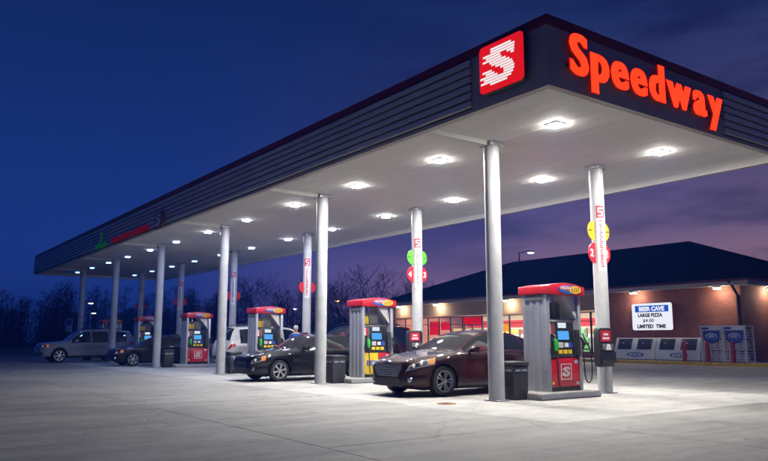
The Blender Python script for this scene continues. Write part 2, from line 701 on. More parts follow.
# deck planks: long roof panels, thin recessed joints
npan = 20
pw = (CX1 - CX0 - .3) / npan
for i in range(npan):
    a = CX0 + .15 + pw * i
    cp(MB().box(a + .002, a + pw - .002, CY0 + .15, CY1 - .15, ZD, ZD + .05), 'deck_panel', M['white_deck'], bevel=.002, bseg=1)
cp(MB().box(CX0 + .13, CX1 - .13, CY0 + .13, CY1 - .13, ZD + .052, ZD + .3), 'roof', M['white_deck'])
# fascia boards
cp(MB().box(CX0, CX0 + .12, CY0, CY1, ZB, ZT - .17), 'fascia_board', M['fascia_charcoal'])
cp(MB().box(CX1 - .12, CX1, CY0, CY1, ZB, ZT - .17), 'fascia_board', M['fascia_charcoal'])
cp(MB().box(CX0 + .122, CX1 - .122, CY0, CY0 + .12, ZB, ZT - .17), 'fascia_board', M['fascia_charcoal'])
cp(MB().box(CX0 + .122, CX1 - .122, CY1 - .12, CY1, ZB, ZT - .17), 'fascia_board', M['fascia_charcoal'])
# white inner lining of the fascia, seen from below
cp(MB().box(CX0 + .123, CX0 + .147, CY0 + .148, CY1 - .148, ZB - .004, ZD + .05), 'inner_trim', M['white_deck'])
cp(MB().box(CX1 - .147, CX1 - .123, CY0 + .148, CY1 - .148, ZB - .004, ZD + .05), 'inner_trim', M['white_deck'])
cp(MB().box(CX0 + .123, CX1 - .123, CY0 + .123, CY0 + .146, ZB - .004, ZD + .05), 'inner_trim', M['white_deck'])
cp(MB().box(CX0 + .123, CX1 - .123, CY1 - .146, CY1 - .123, ZB - .004, ZD + .05), 'inner_trim', M['white_deck'])
# maroon cap
tb = .02
cp(MB().box(CX0 - tb, CX0 + .14, CY0 - tb, CY1 + tb, ZT - .168, ZT), 'cap_band', M['maroon_band'])
cp(MB().box(CX1 - .14, CX1 + tb, CY0 - tb, CY1 + tb, ZT - .168, ZT), 'cap_band', M['maroon_band'])
cp(MB().box(CX0 + .142, CX1 - .142, CY0 - tb, CY0 + .14, ZT - .168, ZT), 'cap_band', M['maroon_band'])
cp(MB().box(CX0 + .142, CX1 - .142, CY1 - .14, CY1 + tb, ZT - .168, ZT), 'cap_band', M['maroon_band'])
# louvre ribs on the long near side and on the short front, right of the lettering
nr = 6
for k in range(nr):
    z0 = ZB + .10 + k * .155
    prof = [(0, z0), (-.05, z0 + .008), (-.05, z0 + .112), (0, z0 + .122)]
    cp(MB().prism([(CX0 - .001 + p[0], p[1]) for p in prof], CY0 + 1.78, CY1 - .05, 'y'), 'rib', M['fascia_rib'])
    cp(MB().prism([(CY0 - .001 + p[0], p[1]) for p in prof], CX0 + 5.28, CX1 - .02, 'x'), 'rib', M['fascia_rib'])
cp(MB().box(CX0 - .004, CX0 - .0005, CY0 + 1.78, CY1 - .05, ZB + .06, ZT - .18), 'groove_backing', M['fascia_groove'])
cp(MB().box(CX0 + 5.28, CX1 - .02, CY0 - .004, CY0 - .0005, ZB + .06, ZT - .18), 'groove_backing', M['fascia_groove'])
# columns with base plate, and the cross beams to the near edge
for y in COLY:
    for x in (XN, XB):
        c = cp(MB().lathe([(.166, .02), (.166, 5.36)], 28, 'z', (x, y, 0)), 'column', M['white_steel'], smooth=40)
        b = MB().box(x - .185, x + .185, y - .185, y + .185, 5.34, 5.428)
        cp(b, 'column_cap', M['gray_metal'], bevel=.008)
        cp(MB().box(x - .19, x + .19, y - .19, y + .19, .004, .024), 'base_plate', M['gray_metal'], bevel=.004, bseg=1)
    cp(MB().box(CX0 + .16, XN - .23, y - .12, y + .12, 5.33, 5.428), 'cross_beam', M['white_deck'], bevel=.006, bseg=1)

# lights under the canopy
lt_src = None


LENS = {}


def lens_of(bay):
    # far bay lamps dimmed and tinted blue to imitate a blue fade
    k = (1, .84, .44, .14, .05, .025)[bay]
    if bay not in LENS:
        me = lt_src.children[1].data.copy()
        f = (0, .06, .30, .7, .95, 1)[bay]
        c = tuple(a * (1 - f) + b * f for a, b in zip((1.0, .965, .90), (.16, .36, 1.0)))
        me.materials[0] = emission('lens_bay%d' % bay, c, CANOPY_LAMP * k)
        me.materials[1] = emission('lens_side_bay%d' % bay, c, 190.0 * k)
        LENS[bay] = me
    return LENS[bay]


def canopy_light(x, y, bay):
    global lt_src
    if lt_src is None:
        t = thing('canopy_light', 'square lamp glowing on the white underside of the canopy', 'ceiling light', group='lamps under the canopy')
        MB().box(-.15, .15, -.15, .15, -.02, -.001).build('housing', M['white_paint'], t, bevel=.004)
        MB().prism([(-.11, -.021), (.11, -.021), (.10, -.055), (-.10, -.055)], -.105, .105, 'y').build('lens', [M['lens'], M['lens_side']], t)
        for p in t.children[-1].data.polygons: p.material_index = 0 if p.normal.z < -.95 else 1
        lt_src = t
    else:
        t = copy_tree(lt_src)
    t.location = (x, y, ZD)
    if bay: [c for c in t.children if c.name.startswith('lens')][0].data = lens_of(bay)
    return t


for i, y in enumerate(COLY):
    for x in (XN, XB):
        canopy_light(x + .05, y - 1.75, i)
        canopy_light(x + .05, y + 1.75, i)

# ------------------------------------------------------------------ emblem: the striped S in a red square
_g = text_mesh('S', 1.0, 0, .045)
_v = np.array([v.co[:] for v in _g.vertices])[:, :2]
_v = (_v - _v.min(0)) / (_v.max(0) - _v.min(0))
_g.calc_loop_triangles()
_T = [_v[list(t.vertices)] for t in _g.loop_triangles]


def _inside(x, y):
    for a, b, c in _T:
        d = (b[1] - c[1]) * (a[0] - c[0]) + (c[0] - b[0]) * (a[1] - c[1])
        if abs(d) < 1e-12: continue
        p = ((b[1] - c[1]) * (x - c[0]) + (c[0] - b[0]) * (y - c[1])) / d
        q = ((c[1] - a[1]) * (x - c[0]) + (a[0] - c[0]) * (y - c[1])) / d
        if p >= -1e-6 and q >= -1e-6 and p + q <= 1 + 1e-6: return True
    return False


NROW = 14
S_ROWS = []
for _i in range(NROW):
    _z = 1 - (_i + .5) / NROW
    _row, _st = [], None
    for _k in range(61):
        _in = _inside(_k / 60, _z)
        if _in and _st is None: _st = _k / 60
        if _st is not None and (not _in or _k == 60):
            _row.append([_st, _k / 60])
            _st = None
    # speed lines trailing off to the left of every stroke
    if _row: _row[0][0] -= (.30, .12, .36, .20, .34, .10, .05, .04, .30, .16, .38, .22, .34, .14)[_i]
    S_ROWS.append(_row)


def s_rows_mesh(size, th, m, lean=.12):
    mb = MB()
    n = len(S_ROWS)
    for i, row in enumerate(S_ROWS):
        z1 = .5 - i / n
        z0 = z1 - .70 / n
        for a, b in row:
            p = []
            for (xx, zz) in ((a, z0), (b, z0), (b, z1), (a, z1)):
                p.append((((xx - .40) * .88 + lean * zz) * size, zz * size))
            mb.add([(q[0], q[1], 0) for q in p] + [(q[0], q[1], th) for q in p],
                   [(0, 3, 2, 1), (4, 5, 6, 7), (0, 1, 5, 4), (1, 2, 6, 5), (2, 3, 7, 6), (3, 0, 4, 7)])
    return mb.mesh('emblem', m)


def logo_box(label, y, z, w, h, mred, mwhite, depth=.12):
    t = thing('logo_sign', label, 'sign', (CX0, y, z))
    pts = rrect(0, 0, w, h, .09)
    MB().prism([(-p[0], p[1]) for p in pts], -depth, -.058, 'x').build('sign_case', M['fascia_groove'], t)
    pts = rrect(0, 0, w - .03, h - .03, .085)
    MB().prism([(-p[0], p[1]) for p in pts], -depth - .02, -depth + .001, 'x').build('sign_face', M[mred], t)
    me = s_rows_mesh(h * .76, .008, M[mwhite])
    me.transform(face_mat((-depth - .0205, 0.02, 0), (0, -1, 0)))
    link('emblem', me, t)
    return t


logo_box('glowing red square sign with white striped S on the canopy corner', 8.23, 5.91, 1.06, .88, 'logo_red', 'logo_white')
mat('logo_dim_red', (.35, .03, .05), .4)
logo_box('small red square sign low on the long fascia of the canopy', 25.65, 5.55, .80, .62, 'logo_dim_red', 'letter_white')

# glowing channel letters on the short front
sign = thing('letter_sign', 'glowing orange red Speedway letters on the short dark canopy front', 'sign', (CX0, CY0, ZB))
TX0, TX1 = 9.0, 13.72
word = 'Speedway'
size = .86
letters = []


def heavy_letter(ch):
    # two slightly shifted outlines of the same glyph make the heavy stroke
    mb = MB()
    for k, dx in enumerate((-.03, .0, .03)):
        m0 = text_mesh(ch, size, .022, .019, M['neon'])
        mb.add([(v.co.x + dx, v.co.y, v.co.z + .0007 * k) for v in m0.vertices], [tuple(p.vertices) for p in m0.polygons])
        bpy.data.meshes.remove(m0)
    me = bpy.data.meshes.new('letter')
    me.from_pydata(mb.v, [], mb.f)
    me.materials.append(M['neon'])
    me.update()
    return me


for ch in word:
    me = heavy_letter(ch)
    co = np.empty(len(me.vertices) * 3)
    me.vertices.foreach_get('co', co)
    co = co.reshape(-1, 3)
    letters.append((me, co, co[:, 0].min(), co[:, 0].max()))
gap = .045
tot = sum(b - a for _, _, a, b in letters)
scx = (TX1 - TX0 - gap * (len(word) - 1)) / tot
x = TX0
capz = max(letters[0][1][:, 1])
base = 5.585
scz = .70 / capz
for me, co, a, b in letters:
    co[:, 0] = (co[:, 0] - a) * scx
    co[:, 1] = co[:, 1] * scz
    me.vertices.foreach_set('co', co.ravel())
    me.materials.append(M['neon_side'])
    me.update()
    for p in me.polygons:
        p.material_index = 0 if p.normal.z > .5 else 1
    me.transform(face_mat((x - CX0, -.055 - .022, base - ZB), (1, 0, 0)))
    link('letter', me, sign)
    x += (b - a) * scx + gap
MB().box(.42, 5.25, -.05, -.002, base - ZB + .10, base - ZB + .15).build('raceway', M['fascia_groove'], sign)

# faint red and green signs further along the long fascia
t = thing('price_strip', 'faint row of small red and green lit figures low on the long fascia', 'sign', (CX0, 27, ZB))
rng = random.Random(3)
yy = 0.0
for k in range(15):
    w = .16 + rng.random() * .10
    m = 'led_red' if k < 11 else 'led_green'
    MB().box(-.12, -.06, yy, yy + w, .06, .06 + .16 + rng.random() * .1).build('figure', M[m], t)
    yy += w + .14 + rng.random() * .22
    if k == 10: yy += .8
MB().box(-.11, -.062, yy - 1.2, yy - 1.05, .30, .75).build('pointer', M['led_green'], t)

# ------------------------------------------------------------------ fuel dispensers
PX = 12.40        # dispenser centre in X


def S_panel(parent, x, y, z, w, facing, mred, mw, outline=True):
    right = (1, 0, 0) if facing < 0 else (-1, 0, 0)
    me = s_rows_mesh(w * .62, .004, M[mw])
    me.transform(face_mat((x, y + facing * .006, z), right))
    link('emblem', me, parent)
    if outline:
        mb = MB()
        o, i = w / 2, w / 2 - .018
        for (a, b, c, d) in ((-o, o, i, o), (-o, o, -o, -i), (-o, -i, -i, i), (i, o, -i, i)):
            mb.box(x + a, x + b, y, y + facing * .006, z + c, z + d)
        mb.build('emblem_border', M[mw], parent)


def make_pump(label, yellow=False, full=True):
    t = thing('fuel_dispenser', label, 'fuel pump', group='fuel dispensers under the canopy')
    # left fluted column: wide metal side, rounded corners
    pts = []
    def side_col(x0, x1, d, name):
        prof = [(x1, -d), (x1, d)]
        n = 3
        prof = [(x1, -d), (x0 + .05, -d), (x0 + .012, -d + .02), (x0, -d + .06)]
        for k in range(n):
            yb = -d + .08 + (2 * d - .16) * k / n
            st = (2 * d - .16) / n
            prof += [(x0, yb + st * .15), (x0 + .022, yb + st * .25), (x0 + .022, yb + st * .75), (x0, yb + st * .85)]
        prof += [(x0, d - .06), (x0 + .012, d - .02), (x0 + .05, d), (x1, d)]
        return MB().prism(prof, 0.0, 2.20, 'z').build(name, M['gray_metal'], t, smooth=30)
    side_col(-.62, -.53, .40, 'side_column')
    MB().prism([(-.628, 2.06), (-.5, 2.06), (-.5, 2.2), (-.628, 2.2)], -.30, .30, 'y').build('column_collar', M['plastic_gray'], t, bevel=.01)
    MB().box(.49, .60, -.36, .36, 0, 2.20).build('side_column', M['gray_metal'], t, bevel=.02)
    # cabinet
    MB().box(-.528, .488, -.345, .345, 0, .77).build('cabinet', M['plastic_gray'], t, bevel=.006)
    for f in (-1, 1):
        if yellow:
            MB().box(-.515, .0, f * .347, f * .368, .10, .755).build('cabinet_door', M['pump_yellow'], t, bevel=.006)
            MB().box(.01, .478, f * .347, f * .368, .10, .755).build('cabinet_door', M['pump_red'], t, bevel=.006)
            rd = (1, 0, 0) if f < 0 else (-1, 0, 0)
            put_text('E85', (-.26, f * .373, .44), rd, M['letter_blue'], t, .2, w=.34, h=.17, offset=.006)
        else:
            MB().box(-.515, .478, f * .347, f * .368, .10, .755).build('cabinet_door', M['pump_red'], t, bevel=.006)
            S_panel(t, .0, f * .369, .44, .36, f, 'pump_red', 'letter_white')
        MB().box(-.51, .47, f * .347, f * .36, .015, .09).build('kick_plate', M['pump_black'], t)
    # electronics head: leaning black face
    for f in (-1, 1):
        prof = [(0, .775), (f * .37, .775), (f * .39, .83), (f * .34, 1.58), (f * .28, 1.64), (0, 1.64)]
        hd = MB()
        hd.prism([(p[0], p[1]) for p in prof], -.525, .33, 'x')
        hd.build('head', M['pump_black'], t, bevel=.012)
        sl = -.05 / .75

        def onface(x0, x1, z0, z1, m, name, out=.012):
            a0 = f * (.39 + (z0 - .83) * sl)
            a1 = f * (.39 + (z1 - .83) * sl)
            vs = [(x0, a0, z0), (x1, a0, z0), (x1, a1, z1), (x0, a1, z1)]
            vs2 = [(p[0], p[1] + f * out, p[2]) for p in vs]
            mb = MB().add(vs + vs2, [(0, 1, 2, 3), (4, 5, 6, 7), (0, 1, 5, 4), (1, 2, 6, 5), (2, 3, 7, 6), (3, 0, 4, 7)])
            return mb.build(name, M[m], t)
        s = 1 if f < 0 else -1      # keep left/right seen from the front
        def fx(a, b):
            a, b = (a + .035) * 1.22 - .105, (b + .035) * 1.22 - .105
            return (a, b) if f < 0 else (-.195 - b, -.195 - a)
        for k in range(3):
            a, b = fx(-.37 + .055 * k, -.335 + .055 * k)
            onface(a, b, 1.30, 1.54, ('letter_white', 'sign_red', 'plastic_gray')[k], 'grade_label')
        onface(*fx(-.12, .10), 1.44, 1.56, 'screen_white', 'price_display')
        onface(*fx(-.14, .16), 1.17, 1.37, 'screen_blue', 'screen')
        onface(*fx(-.16, -.02), .98, 1.12, 'plastic_gray', 'keypad', .016)
        for r in range(3):
            for q in range(3):
                a, b = fx(-.148 + .042 * q, -.118 + .042 * q)
                if full: onface(a, b, .992 + .042 * r, 1.02 + .042 * r, 'letter_white', 'key', .022)
        onface(*fx(.02, .11), 1.0, 1.10, 'letter_white', 'card_reader', .03)
        onface(*fx(.14, .24), .99, 1.11, 'letter_blue', 'receipt_slot', .02)
        for k in range(3):
            a, b = fx(-.16 + .135 * k, -.06 + .135 * k)
            onface(a, b, .85, .94, 'pump_yellow', 'grade_button', .016)
        onface(*fx(-.40, -.20), .84, 1.22, 'plastic_black', 'nozzle_boot', .02)
        # nozzle resting in its boot
        nx = -.43 if f < 0 else .235
        mb = MB()
        yb = f * .45
        mb.tube([(nx, yb, 1.18), (nx, yb + f * .03, 1.08), (nx, yb + f * .02, .92)], [.045, .06, .042], 8)
        mb.build('nozzle', M['nozzle_green'], t, smooth=50)
        mb = MB().tube([(nx, yb - f * .04, 1.16), (nx, yb + f * .02, 1.25), (nx, yb - f * .05, 1.30)], .016, 6)
        mb.build('spout', M['chrome'], t, smooth=50)
        # hose: from the nozzle down in a loop and up to the high arm
        mb = MB().tube([(nx, yb + f * .02, .92), (nx + .01, yb + f * .05, .6), (nx + .02, yb + f * .05, .3), (nx + .05, yb + f * .06, .13)], .016, 6)
        mb.build('hose', M['rubber'], t, smooth=60)
        hx = .42 if f < 0 else -.38
        if f < 0:
            onface(.335, .47, .80, 1.40, 'plastic_black', 'side_nozzle_boot', .05)
            mb = MB().tube([(.50, -.42, 1.22), (.56, -.46, 1.08), (.52, -.44, .96)], [.03, .045, .03], 8)
            mb.build('nozzle', M['rubber'], t, smooth=50)
            pth = []
            for k in range(17):
                a = math.pi * k / 16
                pth.append((.55 + .13 - .13 * math.cos(a) * 1.0, -.46, .42 - .25 * math.sin(a)))
            pth = [(.52, -.44, .96), (.54, -.46, .7)] + pth[1:-1] + [(.82, -.46, .62), (.80, -.44, .95), (.66, -.40, 1.18), (.62, -.37, 1.32)]
            mb = MB().tube(pth, .016, 6)
            mb.build('hose', M['rubber'], t, smooth=60)
    for f in (-1, 1):
        MB().box(.30, .42, f * .3685, f * .3705, .62, .70).build('sticker', M['letter_white'], t)
        MB().box(-.48, -.40, f * .3685, f * .3705, .16, .22).build('sticker', M['pump_yellow'], t)
        MB().box(.34, .44, f * .3685, f * .3705, .14, .20).build('lock_plate', M['gray_metal'], t)
    for zz in (.45, .95, 1.45, 1.9):
        for yy in (-.33, .33):
            MB().lathe([(.012, -.004), (.012, .004)], 8, 'x', (-.622, yy, zz)).build('rivet', M['chrome'], t)
    # between head and topper: back panel, high hose arms, gussets, cards
    MB().box(-.525, .20, -.05, .05, 1.645, 2.04).build('back_panel', M['plastic_gray'], t)
    for f in (-1, 1):
        MB().box(-.40, -.16, f * .052, f * .07, 1.66, 1.90).build('placard', M['pump_yellow'], t)
        MB().box(-.13, .18, f * .052, f * .07, 1.66, 1.93).build('placard', M['letter_white' if f > 0 else 'plastic_gray'], t)
    MB().prism([(.488, 1.66), (.488, 2.2), (.02, 2.2)], -.30, .30, 'y').build('gusset', M['white_paint'], t, bevel=.006, bseg=1)
    for xx in (-.36, .44):
        MB().tube([(xx, -.33, 2.18), (xx, -.36, 1.95), (xx + .02, -.37, 1.66)], .014, 6).build('hose', M['rubber'], t, smooth=60)
        MB().tube([(xx, -.33, 2.2), (xx, -.335, 2.02)], .028, 8).build('breakaway', M['chrome'], t, smooth=60)
    # arched red topper
    a0, a1 = -.66, .64
    top = [(a0 + (a1 - a0) * k / 14, 2.40 + .085 * math.sin(math.pi * k / 14)) for k in range(15)]
    bot = [(a1, 2.22), (a1 * .9, 2.205), (a0 * .9, 2.205), (a0, 2.22)]
    MB().prism(top + bot, -.47, .47, 'y').build('topper', M['pump_red'], t, bevel=.012)
    for f in (-1, 1):
        rd = (1, 0, 0) if f < 0 else (-1, 0, 0)
        cxm = .12 if f < 0 else -.12
        MB().prism(ellipse(cxm, 2.335, .40, .105), f * .471, f * .482, 'y').build('topper_badge', M['ice_blue'], t)
        MB().prism(ellipse(cxm + (.16 if f < 0 else -.16), 2.33, .22, .09), f * .4825, f * .487, 'y').build('badge_sun', M['sign_yellow'], t)
        for k in range(4):
            cxk = cxm + (.06 + .07 * k) * (1 if f < 0 else -1)
            mb = MB().prism([(cxk - .02, 2.27), (cxk + .005, 2.27), (cxk + .045, 2.385), (cxk + .02, 2.385)], f * .4875, f * .4895, 'y')
            mb.build('badge_stripe', M['pump_black'], t)
        MB().prism(ellipse(cxm - (.13 if f < 0 else -.13), 2.36, .22, .052), f * .4825, f * .4905, 'y').build('badge_oval', M['letter_white'], t)
        MB().prism(ellipse(cxm - (.13 if f < 0 else -.13), 2.36, .205, .043), f * .491, f * .493, 'y').build('badge_field', M['sign_red'], t)
        put_text('Speedway', (cxm - (.13 if f < 0 else -.13), f * .496, 2.36), rd, M['letter_white'], t, .1, w=.33, h=.062, extrude=.002, offset=.002)
    return t


PUMP_LABELS = ['tall red and grey fuel dispenser behind the maroon sedan, its cabinet door plain red',
               'fuel dispenser with yellow E85 panel beside the nose of the maroon sedan',
               'fuel dispenser standing in front of the white rear of an SUV',
               'red fuel dispenser in the row just past the white SUV',
               'fuel dispenser behind the dark navy sedan in the shaded end',
               'last fuel dispenser beside the long pale SUV at the canopy end']
pump_src = make_pump(PUMP_LABELS[0])
pump_y = make_pump(PUMP_LABELS[1], True)
isl_me = MB().box(-1.12, 0.82, -.60, .60, -.02, .14).mesh('pump_island', M['walk_concrete'], bevel=.03)
for i, y in enumerate(COLY):
    p = pump_src if i == 0 else (pump_y if i == 1 else copy_tree(pump_src))
    p['label'] = PUMP_LABELS[i]
    p.location = (PX + .02, y, .14)
    p.scale = (.95, .90, .935)
    isl = thing('pump_island', 'concrete island with a steel rim under the ' + ['first dispenser by the maroon sedan', 'dispenser with the yellow E85 panel', 'dispenser in front of the white SUV rear', 'red dispenser past the white SUV', 'dispenser behind the navy sedan', 'last dispenser by the canopy end'][i], 'island', (PX + .02, y, 0), group='islands under the dispensers')
    link('slab', isl_me, isl)
    for s in (-1, 1):
        MB().box(-1.10, .80, s * .602, s * .612, .03, .125).build('rim', M['gray_metal'], isl)

# ------------------------------------------------------------------ things on and by the columns
BIN_AT = ['between the front column and the first dispenser', 'beside the black sedan and the second column', 'by the third column, before the white SUV', 'by the fourth column and the dark navy sedan', 'by the fifth column in the shaded end', 'by the last column at the canopy end']
src = None
for i, y in enumerate(COLY):
    if src is None:
        t = thing('trash_bin', 'x', 'trash bin', group='bins beside the near columns')
        MB().prism([(-.21, .0), (.21, .0), (.225, .70), (-.225, .70)], -.215, .215, 'y').build('body', M['plastic_black'], t, bevel=.02)
        MB().box(-.235, .235, -.235, .235, .705, .775).build('lid', M['plastic_black'], t, bevel=.018)
        for (a, b) in ((-.17, -.02), (.02, .17)):
            MB().box(a, b, -.222, -.2265, .585, .625).build('slot', M['gray_metal'], t)
            MB().box(-.2235, -.228, a, b, .585, .625).build('slot', M['gray_metal'], t)
        MB().box(-.19, .19, -.19, .19, .772, .785).build('lid_panel', M['plastic_gray'], t, bevel=.005)
        src = t
    else:
        t = copy_tree(src)
    t.location = (11.14, y, 0)
    t['label'] = 'square black trash bin ' + BIN_AT[i]

src = None
for i, y in enumerate(COLY):
    if src is None:
        t = thing('towel_box', 'x', 'towel box', group='windshield service boxes on the back columns')
        prof = [(-.36, .62), (.14, .62), (.16, .74), (.16, 1.42), (.12, 1.50), (-.34, 1.50), (-.38, 1.42), (-.38, .74)]
        MB().prism([(p[0], p[1]) for p in prof], -.36, -.19, 'y').build('case', M['plastic_black'], t, bevel=.02)
        MB().box(-.33, .02, -.362, -.372, 1.19, 1.44).build('label_plate', M['sign_red'], t)
        for k, w in enumerate((.17, .24)):
            MB().box(-.155 - w / 2, -.155 + w / 2, -.3725, -.375, 1.33 - .09 * k, 1.38 - .09 * k).build('label_line', M['letter_white'], t)
        MB().box(-.30, .08, -.361, -.395, 1.0, 1.14).build('dispenser_slot', M['plastic_gray'], t, bevel=.01)
        MB().prism([(-.20, 1.0), (-.04, 1.0), (-.09, 1.13), (-.15, 1.13)], -.40, -.43, 'y').build('paper_towel', M['letter_white'], t)
        MB().box(-.36, .14, -.361, -.42, .70, .96).build('bucket', M['pump_black'], t, bevel=.02)
        MB().box(-.12, .12, -.188, -.16, .9, 1.3).build('bracket', M['gray_metal'], t)
        src = t
    else:
        t = copy_tree(src)
    t.location = (XB - .24, y, 0)
    t['label'] = 'black towel box with red plate on the back column ' + ['by the first dispenser', 'behind the maroon sedan hood', 'by the white SUV', 'past the white SUV', 'by the navy sedan lane', 'at the canopy end'][i]

# number discs and vertical banner on the back columns
for i, y in enumerate(COLY):
    t = thing('pump_number_sign', 'x', 'sign', (XB, y, 0), group='pump number signs on the back columns')
    t['label'] = ['yellow over red number discs 2 and 1 with a vertical banner on the white column', 'green over red number discs 4 and 3 with a vertical banner on the white column',
                  'red number discs on the back column by the white SUV', 'red number discs on the back column past the white SUV', 'red number discs on the back column behind the navy sedan', 'red number discs on the back column at the canopy end'][i]
    top_m = ['sign_yellow', 'sign_green', None, None, None, None][i]
    for s in (-1, 1):
        n = 28
        for z, m, nm, rad in ((3.82, top_m, 'upper_disc', .24), (3.28, 'sign_red', 'number_disc', .25 if i < 2 else .21)):
            if m is None: continue
            cxd = s * .16
            MB().prism(ellipse(cxd, z, rad, rad, n), -.012, .012, 'y').build(nm, M[m], t)
            if nm == 'upper_disc':
                put_text('OPEN' if False else '----', (cxd + s * .16, -.015, z), (1, 0, 0), M['letter_black'], t, .1, w=.13, h=.03, extrude=.002)
        if i < 2:
            put_text(str(2 * i + (2 if s < 0 else 1)), (s * .295, -.016, 3.28), (1, 0, 0), M['letter_white'], t, .25, h=.19, extrude=.002, offset=.008)
    # curved banner wrapped on the column front
    mb, mbr = MB(), MB()
    def wrap(mb, a0, a1, z0, z1, r):
        k = 8
        vs, fs = [], []
        for q in range(k + 1):
            a = R(a0 + (a1 - a0) * q / k)
            for rr, zz in ((r, z0), (r, z1), (r + .003, z1), (r + .003, z0)):
                vs.append((rr * math.cos(a), rr * math.sin(a), zz))
        for q in range(k):
            for e in range(4):
                fs.append((q * 4 + e, q * 4 + (e + 1) % 4, q * 4 + 4 + (e + 1) % 4, q * 4 + 4 + e))
        fs += [(0, 1, 2, 3), (k * 4 + 3, k * 4 + 2, k * 4 + 1, k * 4)]
        mb.add(vs, fs)
    wrap(mb, 205, 275, 2.85, 4.46, .1675)
    mb.build('banner', M['letter_white'], t)
    wrap(mbr, 205, 272, 4.12, 4.42, .172)
    mbr.build('banner_logo', M['sign_red'], t)
    mbw = MB()
    for (a0, a1, z0, z1) in ((218, 258, 4.33, 4.37), (218, 228, 4.27, 4.33), (218, 258, 4.25, 4.28), (248, 258, 4.19, 4.25), (218, 258, 4.16, 4.19)):
        wrap(mbw, a0, a1, z0, z1, .1765)
    mbw.build('banner_emblem', M['letter_white'], t)
    rg = random.Random(i)
    z = 4.06
    while z > 2.95:
        hgt = .016 + rg.random() * .014
        mbl = MB()
        wrap(mbl, 222 + rg.random() * 8, 240 + rg.random() * 18, z - hgt, z, .172)
        z -= hgt + .018
        mbl.build('banner_line', M['letter_red' if i % 2 == 0 else 'plastic_gray'], t)

# ------------------------------------------------------------------ store
WX = 34.8
YR, YL = 18.1, 47.0
DEPTH = 14.4
walk = MB().box(32.75, WX - .002, 12.0, 50.0, -.1, .15)
struct('store_walk', walk, M['walk_concrete'])
kerb_root = tag(thing('kerb', None, None), kind='structure')
kl = (50.0 - 10.0) / 14
kerb_me = MB().prism([(0, -.1), (.0, .13), (.02, .158), (.16, .158), (.16, -.1)], 0, kl - .012, 'y').mesh('kerb_stone', M['kerb_yellow'])
for k in range(14):
    o = link('kerb_stone', kerb_me, kerb_root)
    o.location = (32.585, 10.0 + kl * k, 0)

store = thing('convenience_store', 'brick convenience store with dark hip roof and lit shop windows', 'building', (WX, (YL + YR) / 2, 0))
SO = Vector(store.location)


def sp_(mb, name, m, parent=None, **k):
    mb.v = [(p[0] - SO.x, p[1] - SO.y, p[2]) for p in mb.v]
    return mb.build(name, m, parent or store, **k)


WZ = 3.86
GY0, GY1 = 26.2, 46.3     # glazed part
HEAD, SILL = 2.86, .45
# brick front right of the glazing, side walls, rear wall, brick below the panes, band above
sp_(MB().box(WX, WX + .3, YR, GY0, 0.0, WZ), 'brick_wall', M['brick'])
sp_(MB().box(WX + .302, WX + DEPTH, YR, YR + .3, 0, WZ), 'brick_wall', M['brick'])
sp_(MB().box(WX, WX + DEPTH, YL - .3, YL, 0, WZ), 'brick_wall', M['brick'])
sp_(MB().box(WX + DEPTH - .3, WX + DEPTH, YR + .302, YL - .302, 0, WZ), 'brick_wall', M['brick'])
sp_(MB().box(WX, WX + .28, GY1, YL - .302, 0, WZ), 'brick_wall', M['brick'])
sp_(MB().box(WX + .02, WX + .28, GY0 + .002, GY1 - .002, HEAD + .06, WZ), 'header_band', M['stucco'])
# panes with frames; the entrance is a pair of doors
edges = [46.3, 45.1, 43.7, 42.3, 41.0, 39.7, 38.4, 36.4, 35.2, 33.8, 32.4, 31.0, 29.6, 28.3, 27.2, 26.2]
for i in range(len(edges) - 1):
    a, b = edges[i + 1], edges[i]
    door = (i == 6)
    fr = MB()
    zz0 = .16 if door else SILL
    fr.box(WX + .06, WX + .14, a, a + .05, zz0, HEAD).box(WX + .06, WX + .14, b - .05, b - .001, zz0, HEAD)
    fr.box(WX + .06, WX + .14, a + .051, b - .052, HEAD - .06, HEAD)
    fr.box(WX + .06, WX + .14, a + .051, b - .052, zz0, zz0 + .06)
    if door:
        fr.box(WX + .06, WX + .14, a + .051, b - .052, 2.2, 2.27)
        fr.box(WX + .06, WX + .14, (a + b) / 2 - .05, (a + b) / 2 + .05, zz0 + .061, 2.199)
    else:
        fr.box(WX + .06, WX + .14, a + .051, b - .052, 2.28, 2.32)
    w = sp_(fr, 'door' if door else 'window', M['frame_dark'])
    sp_(MB().box(WX + .095, WX + .105, a + .045, b - .045, zz0 + .05, HEAD - .05), 'pane', M['pane'], w)
    if door:
        sp_(MB().box(WX + .07, WX + .09, a + .06, b - .06, 2.3, HEAD - .07), 'transom_sign', M['film_red'], w)
        for s in (-.12, .12):
            sp_(MB().tube([(WX + .04, (a + b) / 2 + s, .9), (WX + .04, (a + b) / 2 + s, 1.4)], .02), 'handle', M['chrome'], w)
    else:
        sp_(MB().box(WX + .005, WX + .25, a + .002, b - .002, 0, SILL - .002), 'stall_riser', M['brick'], w)
